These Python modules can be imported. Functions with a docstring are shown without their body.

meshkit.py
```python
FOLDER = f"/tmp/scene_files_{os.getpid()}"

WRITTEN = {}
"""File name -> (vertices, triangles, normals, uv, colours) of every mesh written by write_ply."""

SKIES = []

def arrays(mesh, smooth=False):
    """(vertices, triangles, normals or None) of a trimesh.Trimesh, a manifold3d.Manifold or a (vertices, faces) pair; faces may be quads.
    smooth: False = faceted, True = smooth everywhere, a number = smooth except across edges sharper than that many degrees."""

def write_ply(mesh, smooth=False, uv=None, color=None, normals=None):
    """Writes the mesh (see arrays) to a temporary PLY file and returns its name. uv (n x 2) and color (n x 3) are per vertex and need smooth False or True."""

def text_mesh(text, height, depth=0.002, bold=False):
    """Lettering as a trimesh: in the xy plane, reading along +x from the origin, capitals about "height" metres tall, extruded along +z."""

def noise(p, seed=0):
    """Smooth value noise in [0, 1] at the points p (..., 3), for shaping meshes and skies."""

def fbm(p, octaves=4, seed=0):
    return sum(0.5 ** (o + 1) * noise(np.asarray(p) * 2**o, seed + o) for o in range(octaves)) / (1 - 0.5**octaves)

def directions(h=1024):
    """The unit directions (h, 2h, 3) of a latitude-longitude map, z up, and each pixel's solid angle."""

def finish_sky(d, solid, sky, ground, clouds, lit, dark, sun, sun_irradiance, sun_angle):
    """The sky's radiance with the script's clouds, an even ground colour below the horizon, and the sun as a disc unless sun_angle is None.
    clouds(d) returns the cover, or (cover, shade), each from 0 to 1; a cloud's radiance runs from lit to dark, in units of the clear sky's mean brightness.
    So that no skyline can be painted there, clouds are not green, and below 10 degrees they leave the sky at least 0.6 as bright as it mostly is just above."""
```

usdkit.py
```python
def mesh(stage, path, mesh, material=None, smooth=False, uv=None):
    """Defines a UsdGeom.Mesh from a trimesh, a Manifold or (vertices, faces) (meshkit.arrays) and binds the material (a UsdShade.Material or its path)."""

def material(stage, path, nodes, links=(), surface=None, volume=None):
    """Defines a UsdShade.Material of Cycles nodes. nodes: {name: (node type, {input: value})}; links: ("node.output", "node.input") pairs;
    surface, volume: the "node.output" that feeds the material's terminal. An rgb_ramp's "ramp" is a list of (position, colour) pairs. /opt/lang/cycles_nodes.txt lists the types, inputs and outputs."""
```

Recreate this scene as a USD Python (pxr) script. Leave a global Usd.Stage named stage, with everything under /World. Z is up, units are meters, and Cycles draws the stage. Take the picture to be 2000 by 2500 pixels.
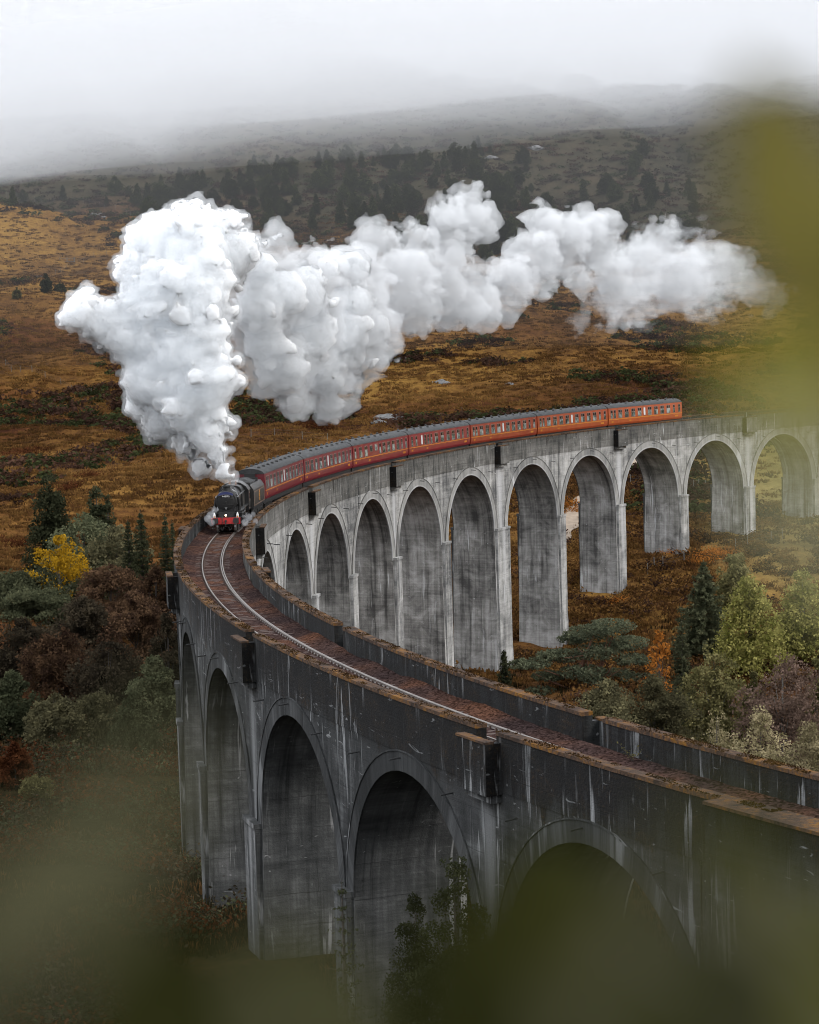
import math, random
import numpy as np, trimesh, usdkit, meshkit
from scipy.interpolate import RBFInterpolator
from pxr import Usd, UsdGeom, UsdLux, UsdShade, Gf, Sdf, Vt

PI = math.pi
random.seed(7)
RNG = np.random.default_rng(11)
stage = Usd.Stage.CreateInMemory()
UsdGeom.SetStageUpAxis(stage, 'Z')
UsdGeom.Xform.Define(stage, '/World')
UsdGeom.Scope.Define(stage, '/World/Looks')

# ------------------------------------------------------------------ camera, sky, sun, exposure
ZC, PIT, ROL, FPX = 52.412, -0.1066, -0.02776, 6080.15
CAM = np.array([0, 0, ZC])
FW = np.array([0, math.cos(PIT), math.sin(PIT)])
_r, _u = np.array([1.0, 0, 0]), np.cross([1.0, 0, 0], FW)
RT = _r * math.cos(ROL) + _u * math.sin(ROL)
UP = -_r * math.sin(ROL) + _u * math.cos(ROL)
cam = UsdGeom.Camera.Define(stage, '/World/camera')
cam.CreateHorizontalApertureAttr(24.0)
cam.CreateVerticalApertureAttr(30.0)
cam.CreateFocalLengthAttr(24.0 * FPX / 2000)
cam.CreateFStopAttr(2.6)
cam.CreateFocusDistanceAttr(215.0)
cam.CreateClippingRangeAttr(Gf.Vec2f(0.05, 20000))
cam.CreateExposureAttr(0.5)
cam.AddTransformOp().Set(Gf.Matrix4d(*RT, 0, *UP, 0, *(-FW), 0, *CAM, 1))

SUN_EL, SUN_AZ = math.radians(38), math.radians(118)      # azimuth measured from +y towards +x
sky_mat = usdkit.material(stage, '/World/Looks/overcast_sky', {
    's': ('sky_texture', {'sky_type': 'single_scattering', 'sun_disc': False, 'sun_elevation': SUN_EL, 'sun_rotation': SUN_AZ}),
    'tc': ('texture_coordinate', {}), 'sep': ('separate_xyz', {}),
    'g': ('map_range', {'from_min': 0.0, 'from_max': 1.0, 'to_min': 8.0, 'to_max': 21.0, 'clamp': True}),
    'n': ('noise_texture', {'scale': 3.0, 'detail': 4.0}),
    'nr': ('map_range', {'from_min': 0.3, 'from_max': 0.7, 'to_min': 0.97, 'to_max': 1.03, 'clamp': True}),
    'gm': ('math', {'math_type': 'multiply'}),
    'cl': ('vector_math', {'math_type': 'scale', 'vector1': (0.95, 0.985, 1.05)}),
    'm': ('mix', {'fac': 0.93}),
    'b': ('background_shader', {'strength': 0.1})},
    [('tc.generated', 'sep.vector'), ('sep.z', 'g.value'), ('tc.generated', 'n.vector'), ('n.fac', 'nr.value'), ('g.result', 'gm.value1'),
     ('nr.result', 'gm.value2'), ('gm.value', 'cl.scale'), ('cl.vector', 'm.color2'), ('s.color', 'm.color1'), ('m.color', 'b.color')], surface='b.background')
dome = UsdLux.DomeLight.Define(stage, '/World/sky')
UsdShade.MaterialBindingAPI.Apply(dome.GetPrim()).Bind(sky_mat)
dome.GetPrim().SetCustomDataByKey('kind', 'structure')
sun = UsdLux.DistantLight.Define(stage, '/World/sun')
sun.CreateNormalizeAttr(True); sun.CreateIntensityAttr(0.4); sun.CreateAngleAttr(14.0); sun.CreateColorAttr(Gf.Vec3f(1.0, 0.95, 0.88))
sdir = np.array([math.cos(SUN_EL) * math.sin(SUN_AZ), math.cos(SUN_EL) * math.cos(SUN_AZ), math.sin(SUN_EL)])
sx = np.cross([0, 0, 1.0], sdir); sx /= np.linalg.norm(sx); sy = np.cross(sdir, sx)
sun.AddTransformOp().Set(Gf.Matrix4d(*sx, 0, *sy, 0, *sdir, 0, 0, 0, 200, 1))

def ray(u, v):
    return FW + RT * (u - 1000) / FPX + UP * (1250 - v) / FPX
def at_y(u, v, y):
    d = ray(u, v); return CAM + d * (y / d[1])

ALB = .71
_material = usdkit.material
def _dull(nodes):
    """all surface colours were picked at exposure 0; bring them to the exposure of this photograph"""
    out = {}
    for k, (kind, inp) in nodes.items():
        inp = dict(inp)
        if kind == 'rgb_ramp': inp['ramp'] = [(a, tuple(x * ALB for x in c)) for a, c in inp['ramp']]
        for key in ('base_color', 'color'):
            if key in inp and kind in ('principled_bsdf', 'diffuse_bsdf', 'translucent_bsdf'): inp[key] = tuple(x * ALB for x in inp[key])
        if kind == 'mix' and inp.get('mix_type') != 'multiply' and k != 'tint':
            for key in ('color1', 'color2'):
                if key in inp: inp[key] = tuple(x * ALB for x in inp[key])
        out[k] = (kind, inp)
    return out
usdkit.material = lambda stage_, path, nodes, links=(), surface=None, volume=None: _material(stage_, path, _dull(nodes), links, surface=surface, volume=volume)

# ------------------------------------------------------------------ helpers
used = {}
def numbered(parent, name):
    k = (parent, name); n = used.get(k, 0); used[k] = n + 1
    return name if n == 0 else f'{name}_{n:03d}'
def tag(p, label=None, cat=None, group=None, kind=None):
    p = p.GetPrim() if hasattr(p, 'GetPrim') else p
    for k, v in (('label', label), ('category', cat), ('group', group), ('kind', kind)):
        if v: p.SetCustomDataByKey(k, v)
    return p
def obj(name, mesh, m, parent='/World', smooth=False, uv=None, prim=None):
    parent = str(parent.GetPath()) if hasattr(parent, 'GetPath') else parent
    path = f'{parent}/{numbered(parent, name)}'
    o = usdkit.mesh(stage, path, mesh, MAT[m] if isinstance(m, str) else m, smooth=smooth, uv=uv)
    for k, val in (prim or {}).items():
        UsdGeom.PrimvarsAPI(o).CreatePrimvar(k, Sdf.ValueTypeNames.FloatArray, 'vertex').Set(Vt.FloatArray.FromNumpy(np.asarray(val, np.float32)))
    return o.GetPrim()
def thing(name, label=None, cat=None, group=None, loc=None, rotz=0, scale=None, mat=None, kind=None):
    x = UsdGeom.Xform.Define(stage, '/World/' + numbered('/World', name))
    if mat is not None: x.AddTransformOp().Set(mat)
    else:
        if loc is not None: x.AddTranslateOp().Set(Gf.Vec3d(*map(float, loc)))
        if rotz: x.AddRotateZOp().Set(math.degrees(rotz))
        if scale is not None: x.AddScaleOp().Set(Gf.Vec3f(*([float(scale)] * 3 if np.ndim(scale) == 0 else map(float, scale))))
    return tag(x, label, cat, group, kind)
def proto(name):
    p = stage.CreateClassPrim('/World/' + name + '_class'); p.SetTypeName('Xform'); return p
def copy_of(pr, name, **kw):
    t = thing(name, **kw); t.GetReferences().AddInternalReference(pr.GetPath()); t.SetInstanceable(True); return t

class MB:
    def __init__(s): s.v, s.f, s.n = [], [], 0
    def add(s, v, f):
        v = np.asarray(v, float); f = np.asarray(f, int)
        if f.shape[1] == 4: f = np.vstack([f[:, [0, 1, 2]], f[:, [0, 2, 3]]])
        s.v.append(v); s.f.append(f + s.n); s.n += len(v); return s
    def box(s, x0, x1, y0, y1, z0, z1, n=1):
        xs = np.linspace(x0, x1, n + 1); v = []
        for x in xs: v += [(x, y0, z0), (x, y1, z0), (x, y1, z1), (x, y0, z1)]
        f = []
        for i in range(n):
            a, b = 4 * i, 4 * i + 4
            for k in range(4):
                l = (k + 1) % 4; f.append((a + k, b + k, b + l, a + l)) if False else f.append((a + k, a + l, b + l, b + k))
        f.append((0, 3, 2, 1)); e = 4 * n; f.append((e, e + 1, e + 2, e + 3))
        f = [t[::-1] for t in f]
        return s.add(v, f)
    def mesh(s, m, T=None):
        v = m.vertices if T is None else trimesh.transform_points(m.vertices, T); return s.add(v, m.faces)
    def cyl(s, p0, p1, r0, r1=None, n=12, caps=True):
        r1 = r0 if r1 is None else r1
        p0, p1 = np.asarray(p0, float), np.asarray(p1, float); d = p1 - p0; d = d / np.linalg.norm(d)
        a = np.cross(d, [0, 0, 1] if abs(d[2]) < .9 else [1, 0, 0]); a /= np.linalg.norm(a); b = np.cross(d, a)
        t = np.arange(n) * 2 * PI / n; c = np.cos(t)[:, None] * a + np.sin(t)[:, None] * b
        v = np.vstack([p0 + c * r0, p1 + c * r1, [p0], [p1]]); i = np.arange(n); j = (i + 1) % n
        f = np.vstack([np.c_[i, j, j + n], np.c_[i, j + n, i + n]])
        if caps: f = np.vstack([f, np.c_[j, i, np.full(n, 2 * n)], np.c_[i + n, j + n, np.full(n, 2 * n + 1)]])
        return s.add(v, f)
    def tube(s, pts, r, n=6):
        pts = np.asarray(pts, float); r = np.broadcast_to(r, len(pts))
        for i in range(len(pts) - 1): s.cyl(pts[i], pts[i + 1], r[i], r[i + 1], n)
        return s
    def out(s): return np.vstack(s.v), np.vstack(s.f)

# ------------------------------------------------------------------ materials
MAT = {}
def plain(name, col, rough=.6, metal=0.0, bump=None, var=0.0, scale=4.0, coat=0.0, **extra):
    nodes = {'p': ('principled_bsdf', {'base_color': col, 'roughness': rough, 'metallic': metal, 'coat_weight': coat, **extra})}
    links = []
    if var or bump:
        nodes.update({'tc': ('texture_coordinate', {}), 'n': ('noise_texture', {'scale': scale, 'detail': 5.0, 'roughness': .65})})
        links += [('tc.object', 'n.vector')]
    if var:
        nodes['r'] = ('rgb_ramp', {'ramp': [(.3, tuple(c * (1 - var) for c in col)), (.5, col), (.72, tuple(min(1, c * (1 + var)) for c in col))]})
        links += [('n.fac', 'r.fac'), ('r.color', 'p.base_color')]
    if bump:
        nodes['b'] = ('bump', {'strength': bump, 'distance': .05}); links += [('n.fac', 'b.height'), ('b.normal', 'p.normal')]
    MAT[name] = usdkit.material(stage, '/World/Looks/' + name, nodes, links, surface='p.BSDF')

def concrete(name, dark, mid, light, white=.62, moss_dark=1.0):
    """board-marked, streaked concrete; 'moss' is a primvar for moss and other dark cover"""
    N = {'uv': ('uvmap', {'attribute': 'st'}), 'ms': ('attribute', {'attribute': 'moss'})}
    L = []
    def nz(k, sc, detail=3.0, rough=.6, dist=0.0):
        N[k + 'm'] = ('mapping', {'scale': (sc[0], sc[1], 1)}); N[k] = ('noise_texture', {'scale': 1.0, 'detail': detail, 'roughness': rough, 'distortion': dist})
        L.append(('uv.UV', k + 'm.vector')); L.append((k + 'm.vector', k + '.vector'))
    def rng_(k, src, a, b, lo=0.0, hi=1.0): N[k] = ('map_range', {'from_min': a, 'from_max': b, 'to_min': lo, 'to_max': hi, 'clamp': True}); L.append((src, k + '.value'))
    def mul(k, a, b): N[k] = ('math', {'math_type': 'multiply'}); L.append((a, k + '.value1')); L.append((b, k + '.value2'))
    nz('big', (.085, .10), 2.0); nz('blotch', (.45, .5), 5.0, .68, .6); nz('streak', (1.15, .045), 4.0, .72, .25); nz('board', (.13, 3.6), 4.0, .75); nz('wh', (1.9, .13), 3.0, .72, .5); nz('wh2', (.5, 1.9), 3.0, .75, 1.2); nz('grain', (7, 7), 3.0, .75)
    N['a3'] = ('math', {'math_type': 'multiply', 'value2': .13}); L.append(('board.fac', 'a3.value1'))
    N['a2'] = ('math', {'math_type': 'multiply_add', 'value2': .30}); L += [('streak.fac', 'a2.value1'), ('a3.value', 'a2.value3')]
    N['a1'] = ('math', {'math_type': 'multiply_add', 'value2': .33}); L += [('blotch.fac', 'a1.value1'), ('a2.value', 'a1.value3')]
    N['a0'] = ('math', {'math_type': 'multiply_add', 'value2': .24}); L += [('big.fac', 'a0.value1'), ('a1.value', 'a0.value3')]
    N['ramp'] = ('rgb_ramp', {'ramp': [(.415, dark), (.465, tuple((a + b) / 2 for a, b in zip(dark, mid))), (.51, mid), (.59, light)]}); L.append(('a0.value', 'ramp.fac'))
    rng_('dr', 'streak.fac', .34, .44, .62, 0.0); N['md'] = ('mix', {'color2': tuple(c * .55 for c in dark)}); L += [('dr.result', 'md.fac'), ('ramp.color', 'md.color1')]
    rng_('wr', 'wh.fac', white + .02, white + .08, 0, .8); rng_('wb', 'big.fac', .40, .56); mul('ww', 'wr.result', 'wb.result')
    nz('lic', (2.6, 2.2), 1.0, .8); rng_('lc', 'lic.fac', .735, .77, 0, .45); rng_('w2a', 'wh2.fac', white + .10, white + .14, 0, .6); N['w2'] = ('math', {'math_type': 'maximum'}); L += [('w2a.result', 'w2.value1'), ('lc.result', 'w2.value2')]; N['wx'] = ('math', {'math_type': 'maximum'}); L += [('ww.value', 'wx.value1'), ('w2.value', 'wx.value2')]
    N['mw'] = ('mix', {'color2': tuple(min(.62, c * 2.4 + .06) for c in light)}); L += [('wx.value', 'mw.fac'), ('md.color', 'mw.color1')]
    N['li'] = ('attribute', {'attribute': 'lime'}); N['l1'] = ('math', {'math_type': 'multiply_add', 'value2': .9, 'value3': -.45}); N['l2'] = ('math', {'math_type': 'add'}); L += [('streak.fac', 'l1.value1'), ('l1.value', 'l2.value1'), ('li.fac', 'l2.value2')]
    rng_('l3', 'l2.value', .35, .8, 0, .85); N['ml'] = ('mix', {'color2': tuple(min(.55, c * 1.25 + .05) for c in light)}); L += [('l3.result', 'ml.fac'), ('mw.color', 'ml.color1')]
    N['brick'] = ('brick_texture', {'scale': 1.0, 'brick_width': 7.4, 'row_height': 1.83, 'mortar_size': .02, 'mortar_smooth': .5, 'offset': .37})
    nz('wob', (.6, .6), 0.0); N['wv'] = ('vector_math', {'math_type': 'multiply_add', 'vector2': (.10, .10, 0)}); L += [('wob.color', 'wv.vector1'), ('uv.UV', 'wv.vector3'), ('wv.vector', 'brick.vector')]
    rng_('jn', 'blotch.fac', .45, .6, .1, .7); mul('bj', 'brick.fac', 'jn.result')
    N['mj'] = ('mix', {'mix_type': 'multiply', 'color2': (.35, .35, .36)}); L += [('bj.value', 'mj.fac'), ('ml.color', 'mj.color1')]
    N['m0'] = ('math', {'math_type': 'multiply_add', 'value2': .40}); L += [('blotch.fac', 'm0.value1'), ('ms.fac', 'm0.value3')]
    N['m1'] = ('math', {'math_type': 'multiply_add', 'value2': .60}); L += [('streak.fac', 'm1.value1'), ('m0.value', 'm1.value3')]
    rng_('mr', 'm1.value', .93, 1.06); N['mi'] = ('math', {'math_type': 'subtract', 'use_clamp': True}); L += [('mr.result', 'mi.value1'), ('wx.value', 'mi.value2')]
    N['gm'] = ('math', {'math_type': 'multiply_add', 'value2': .5}); N['gh'] = ('math', {'math_type': 'multiply', 'value2': .5}); L += [('grain.fac', 'gm.value1'), ('blotch.fac', 'gh.value1'), ('gh.value', 'gm.value3')]
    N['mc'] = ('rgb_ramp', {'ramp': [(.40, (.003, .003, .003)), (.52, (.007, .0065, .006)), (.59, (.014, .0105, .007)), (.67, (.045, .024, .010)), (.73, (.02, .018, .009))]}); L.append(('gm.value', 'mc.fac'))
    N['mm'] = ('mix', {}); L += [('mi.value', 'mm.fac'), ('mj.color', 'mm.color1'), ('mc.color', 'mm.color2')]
    N['h1'] = ('math', {'math_type': 'multiply_add', 'value2': .6}); L += [('board.fac', 'h1.value1'), ('grain.fac', 'h1.value3')]
    N['h2'] = ('math', {'math_type': 'subtract'}); L += [('h1.value', 'h2.value1'), ('bj.value', 'h2.value2')]
    N['b'] = ('bump', {'strength': .7, 'distance': .07}); L.append(('h2.value', 'b.height'))
    N['p'] = ('principled_bsdf', {'roughness': .9, 'specular_ior_level': .15}); L += [('mm.color', 'p.base_color'), ('b.normal', 'p.normal')]
    MAT[name] = usdkit.material(stage, '/World/Looks/' + name, N, L, surface='p.BSDF')

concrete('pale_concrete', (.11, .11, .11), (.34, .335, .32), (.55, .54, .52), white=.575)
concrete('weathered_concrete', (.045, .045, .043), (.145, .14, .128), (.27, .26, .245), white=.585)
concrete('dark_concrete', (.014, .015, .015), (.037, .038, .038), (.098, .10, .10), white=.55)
concrete('shaded_concrete', (.028, .029, .029), (.065, .067, .066), (.13, .13, .128), white=.60)  # darker copy of the concrete with the shade of its side put in
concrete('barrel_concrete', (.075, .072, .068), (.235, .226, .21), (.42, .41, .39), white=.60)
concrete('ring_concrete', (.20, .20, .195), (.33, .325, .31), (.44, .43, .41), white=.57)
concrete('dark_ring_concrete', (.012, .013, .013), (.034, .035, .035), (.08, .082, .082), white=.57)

def leafy(name, cols, trans=.25, rough=.7, ob=.35, drift=.0):
    """foliage: colour varies leaf by leaf, clump by clump and tree by tree"""
    n = {'g': ('geometry', {}), 'oi': ('object_info', {}), 'ns': ('noise_texture', {'scale': .9, 'detail': 2.0}),
         'a': ('math', {'math_type': 'multiply_add', 'value2': .45}), 'c': ('math', {'math_type': 'multiply_add', 'value2': .55, 'value3': 0.0}),
         'r': ('rgb_ramp', {'ramp': cols}), 'd': ('diffuse_bsdf', {}), 't': ('translucent_bsdf', {}), 'm': ('mix_closure', {'fac': trans}),
         'h': ('hsv', {'hue': .5, 'saturation': 1.0}), 'v': ('map_range', {'from_min': 0, 'from_max': 1, 'to_min': 1 - ob, 'to_max': 1 + ob})}
    l = [('g.random_per_island', 'a.value1'), ('ns.fac', 'c.value1'), ('c.value', 'a.value3'), ('g.position', 'ns.vector'), ('a.value', 'r.fac'),
         ('oi.random', 'v.value'), ('v.result', 'h.value'), ('r.color', 'h.color'), ('h.color', 'd.color'), ('h.color', 't.color'), ('d.BSDF', 'm.closure1'), ('t.BSDF', 'm.closure2')]
    if drift:
        n.update({'bn': ('noise_texture', {'scale': .022, 'detail': 4.0}), 'br': ('map_range', {'from_min': .33, 'from_max': .67, 'to_min': -drift, 'to_max': drift}), 'ad': ('math', {'math_type': 'add'})})
        l = [x for x in l if x != ('a.value', 'r.fac')] + [('g.position', 'bn.vector'), ('bn.fac', 'br.value'), ('br.result', 'ad.value1'), ('a.value', 'ad.value2'), ('ad.value', 'r.fac')]
    MAT[name] = usdkit.material(stage, '/World/Looks/' + name, n, l, surface='m.closure')
leafy('dark_needles', [(0.2, (0.0305, 0.0355, 0.0191)), (0.5, (0.0977, 0.1013, 0.0539)), (0.8, (0.2118, 0.2072, 0.1069))])
leafy('grey_needles', [(0.2, (0.0557, 0.0627, 0.0344)), (0.5, (0.1975, 0.1998, 0.1096)), (0.8, (0.4138, 0.401, 0.226))])
leafy('pine_needles', [(0.2, (0.0607, 0.0708, 0.0443)), (0.5, (0.2375, 0.2501, 0.1487)), (0.8, (0.5105, 0.505, 0.3103))])
leafy('grey_leaves', [(0.2, (0.0586, 0.0545, 0.0302)), (0.5, (0.229, 0.203, 0.1034)), (0.8, (0.4765, 0.4087, 0.2248))])
leafy('olive_leaves', [(0.2, (0.0775, 0.0724, 0.0283)), (0.5, (0.3323, 0.2894, 0.1265)), (0.8, (0.6505, 0.5509, 0.2721))])
leafy('lime_leaves', [(0.2, (0.1184, 0.1211, 0.0251)), (0.5, (0.6073, 0.5376, 0.1832)), (0.8, (1.166, 1.0252, 0.4549))])
leafy('brown_leaves', [(0.2, (0.0443, 0.026, 0.0181)), (0.5, (0.2269, 0.1336, 0.0701)), (0.8, (0.4879, 0.2926, 0.1366))])
leafy('dusk_leaves', [(0.2, (0.0243, 0.0197, 0.0139)), (0.5, (0.1084, 0.0849, 0.0519)), (0.8, (0.241, 0.177, 0.0952))])
leafy('pink_leaves', [(0.2, (0.0645, 0.0424, 0.0312)), (0.5, (0.252, 0.172, 0.1335)), (0.8, (0.5079, 0.3664, 0.2697))])
leafy('pale_leaves', [(0.2, (0.1037, 0.0886, 0.0417)), (0.5, (0.5324, 0.4437, 0.2661)), (0.8, (1.6344, 1.321, 0.9395))])
leafy('yellow_leaves', [(0.2, (0.2898, 0.161, 0.0123)), (0.5, (0.7406, 0.4347, 0.0308)), (0.8, (1.0948, 0.6923, 0.077))])
leafy('orange_leaves', [(0.2, (0.243, 0.0882, 0.0189)), (0.5, (0.5468, 0.2165, 0.0425)), (0.8, (0.7897, 0.3526, 0.0709))])
leafy('bracken', [(0.2, (0.051, 0.018, 0.0084)), (0.5, (0.1445, 0.055, 0.0224)), (0.8, (0.238, 0.11, 0.042))])
leafy('grass_blades', [(0.2, (0.1045, 0.0529, 0.0182)), (0.5, (0.2091, 0.1109, 0.035)), (0.8, (0.3321, 0.1953, 0.0683))], ob=.3, drift=.22)
leafy('rust_blades', [(0.2, (0.076, 0.0386, 0.0166)), (0.5, (0.1589, 0.0773, 0.0273)), (0.8, (0.2486, 0.1307, 0.0454))], ob=.3, drift=.22)
leafy('heather', [(0.2, (0.0304, 0.0177, 0.0127)), (0.5, (0.0734, 0.0392, 0.0266)), (0.8, (0.1265, 0.0696, 0.043))], ob=.3, drift=.22)
leafy('meadow_blades', [(.2, (.014, .012, .006)), (.5, (.034, .027, .012)), (.8, (.065, .045, .018))], ob=.3, drift=.22)
leafy('hill_leaves', [(0.2, (0.027, 0.0319, 0.0134)), (0.5, (0.0644, 0.0737, 0.0285)), (0.8, (0.1143, 0.1254, 0.0475))], ob=.4)
leafy('near_leaf', [(0.2, (0.1716, 0.1479, 0.0363)), (0.5, (0.2321, 0.1914, 0.0545)), (0.8, (0.2927, 0.2262, 0.0848))], trans=.5)
leafy('near_leaf_pale', [(0.2, (0.0775, 0.0744, 0.0385)), (0.5, (0.1084, 0.1022, 0.0578)), (0.8, (0.1395, 0.1318, 0.0771))], trans=.5)
leafy('near_leaf_glow', [(0.2, (0.264, 0.252, 0.036)), (0.5, (0.36, 0.324, 0.06)), (0.8, (0.456, 0.408, 0.096))], trans=.5)
leafy('near_leaf_haze', [(0.2, (0.338, 0.325, 0.182)), (0.5, (0.429, 0.403, 0.247)), (0.8, (0.52, 0.494, 0.312))], trans=.5)
leafy('near_leaf_dim', [(0.2, (0.0475, 0.0475, 0.0117)), (0.5, (0.0688, 0.0675, 0.0169)), (0.8, (0.0938, 0.085, 0.0234))], trans=.5)
leafy('moss_tufts', [(.2, (.04, .022, .010)), (.5, (.11, .062, .018)), (.8, (.25, .14, .025))])
leafy('near_leaf_dark', [(0.2, (0.021, 0.0225, 0.0064)), (0.5, (0.033, 0.0315, 0.0096)), (0.8, (0.048, 0.0405, 0.0128))], trans=.4)
plain('bark', (.055, .045, .038), .9, var=.4, bump=.6, scale=9)
plain('red_bark', (.15, .065, .035), .85, var=.4, bump=.5, scale=6)
plain('pale_bark', (.15, .14, .125), .8, var=.4, scale=5)
plain('loco_black', (.011, .0105, .010), .42, var=.3, coat=.08, specular_ior_level=.4)
plain('smokebox_black', (.013, .0125, .012), .65, var=.3, scale=6, specular_ior_level=.3)
plain('tender_black', (.022, .02, .018), .35, var=.5, scale=3, coat=.2)
plain('buffer_red', (.45, .022, .02), .45, var=.2)
plain('bright_steel', (.5, .5, .5), .3, 1.0, var=.2)
plain('worn_steel', (.32, .30, .28), .38, .9, var=.25, scale=2)
plain('dark_steel', (.03, .028, .026), .6, .3, var=.4)
plain('coal', (.012, .012, .012), .7, bump=1.0, var=.5, scale=20)
plain('white_paint', (.8, .8, .78), .5)
plain('copper', (.5, .24, .12), .3, 1.0)
plain('blue_enamel', (.03, .04, .14), .4, var=.3, scale=15)
plain('lining_cream', (.42, .27, .2), .6)
plain('crest_gold', (.55, .23, .03), .5, var=.4, scale=20)
plain('stripe_gold', (.62, .24, .012), .5)
plain('roof_grey', (.040, .041, .042), .72, var=.5, specular_ior_level=.25, bump=.4, scale=2.2)
plain('vent_black', (.012, .012, .012), .6)
for i, c in enumerate([(.14, .013, .020), (.15, .014, .020), (.17, .015, .021), (.19, .018, .021), (.27, .040, .018), (.33, .057, .017), (.36, .068, .017)]):  # orange cast of haze and near leaves put into the rear maroons
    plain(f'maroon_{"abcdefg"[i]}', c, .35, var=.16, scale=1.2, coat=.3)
plain('window_frame', (.30, .20, .17), .4, .3)
MAT['window_glass'] = usdkit.material(stage, '/World/Looks/window_glass', {'g': ('geometry', {}), 'n': ('noise_texture', {'scale': .75, 'detail': 2.0, 'roughness': .7}), 'r': ('rgb_ramp', {'ramp': [(.36, (.016, .02, .02)), (.47, (.06, .075, .07)), (.54, (.16, .19, .18)), (.64, (.34, .37, .36))]}), 'p': ('principled_bsdf', {'roughness': .12, 'specular_ior_level': .6})}, [('g.position', 'n.vector'), ('n.fac', 'r.fac'), ('r.color', 'p.base_color')], surface='p.BSDF')  # pale tones stand in for sky reflections, painted into the glass
plain('vent_glass', (.018, .014, .014), .15, specular_ior_level=.6)
plain('blind_white', (.62, .66, .66), .4)
plain('rail_steel', (.24, .21, .19), .42, .6, var=.3, scale=1.0)
plain('rail_rust', (.06, .03, .018), .8, var=.4, scale=6)
plain('sleeper_wood', (.062, .036, .026), .9, var=.45, bump=.8, scale=5)
plain('post_wood', (.15, .14, .125), .9, var=.3, scale=4)
plain('stone_grey', (.13, .128, .125), .9, var=.45, bump=.8, scale=1.2)
plain('sand_path', (.30, .23, .165), .95, var=.25, bump=.4, scale=.8)
plain('iron_pipe', (.012, .012, .012), .7)
lamp = usdkit.material(stage, '/World/Looks/lamp_lit', {'e': ('emission', {'color': (1.0, .78, .5), 'strength': 6.0})}, [], surface='e.emission'); MAT['lamp_lit'] = lamp

# coping with rusty moss
MAT['coping_moss'] = usdkit.material(stage, '/World/Looks/coping_moss', {
    'g': ('geometry', {}), 'a': ('noise_texture', {'scale': .35, 'detail': 6.0, 'roughness': .7}), 'b': ('noise_texture', {'scale': 3.5, 'detail': 5.0, 'roughness': .7}),
    'r': ('rgb_ramp', {'ramp': [(.36, (.016, .012, .010)), (.45, (.045, .028, .019)), (.52, (.09, .052, .030)), (.58, (.15, .068, .014)), (.68, (.27, .13, .018))]}),
    'm': ('math', {'math_type': 'multiply_add', 'value2': .5}), 'h': ('math', {'math_type': 'multiply', 'value2': .5}),
    'bp': ('bump', {'strength': 1.0, 'distance': .12}), 'p': ('principled_bsdf', {'roughness': .95, 'specular_ior_level': .15})},
    [('g.position', 'a.vector'), ('g.position', 'b.vector'), ('a.fac', 'm.value1'), ('b.fac', 'h.value1'), ('h.value', 'm.value3'), ('m.value', 'r.fac'), ('r.color', 'p.base_color'), ('b.fac', 'bp.height'), ('bp.normal', 'p.normal')], surface='p.BSDF')
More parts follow.
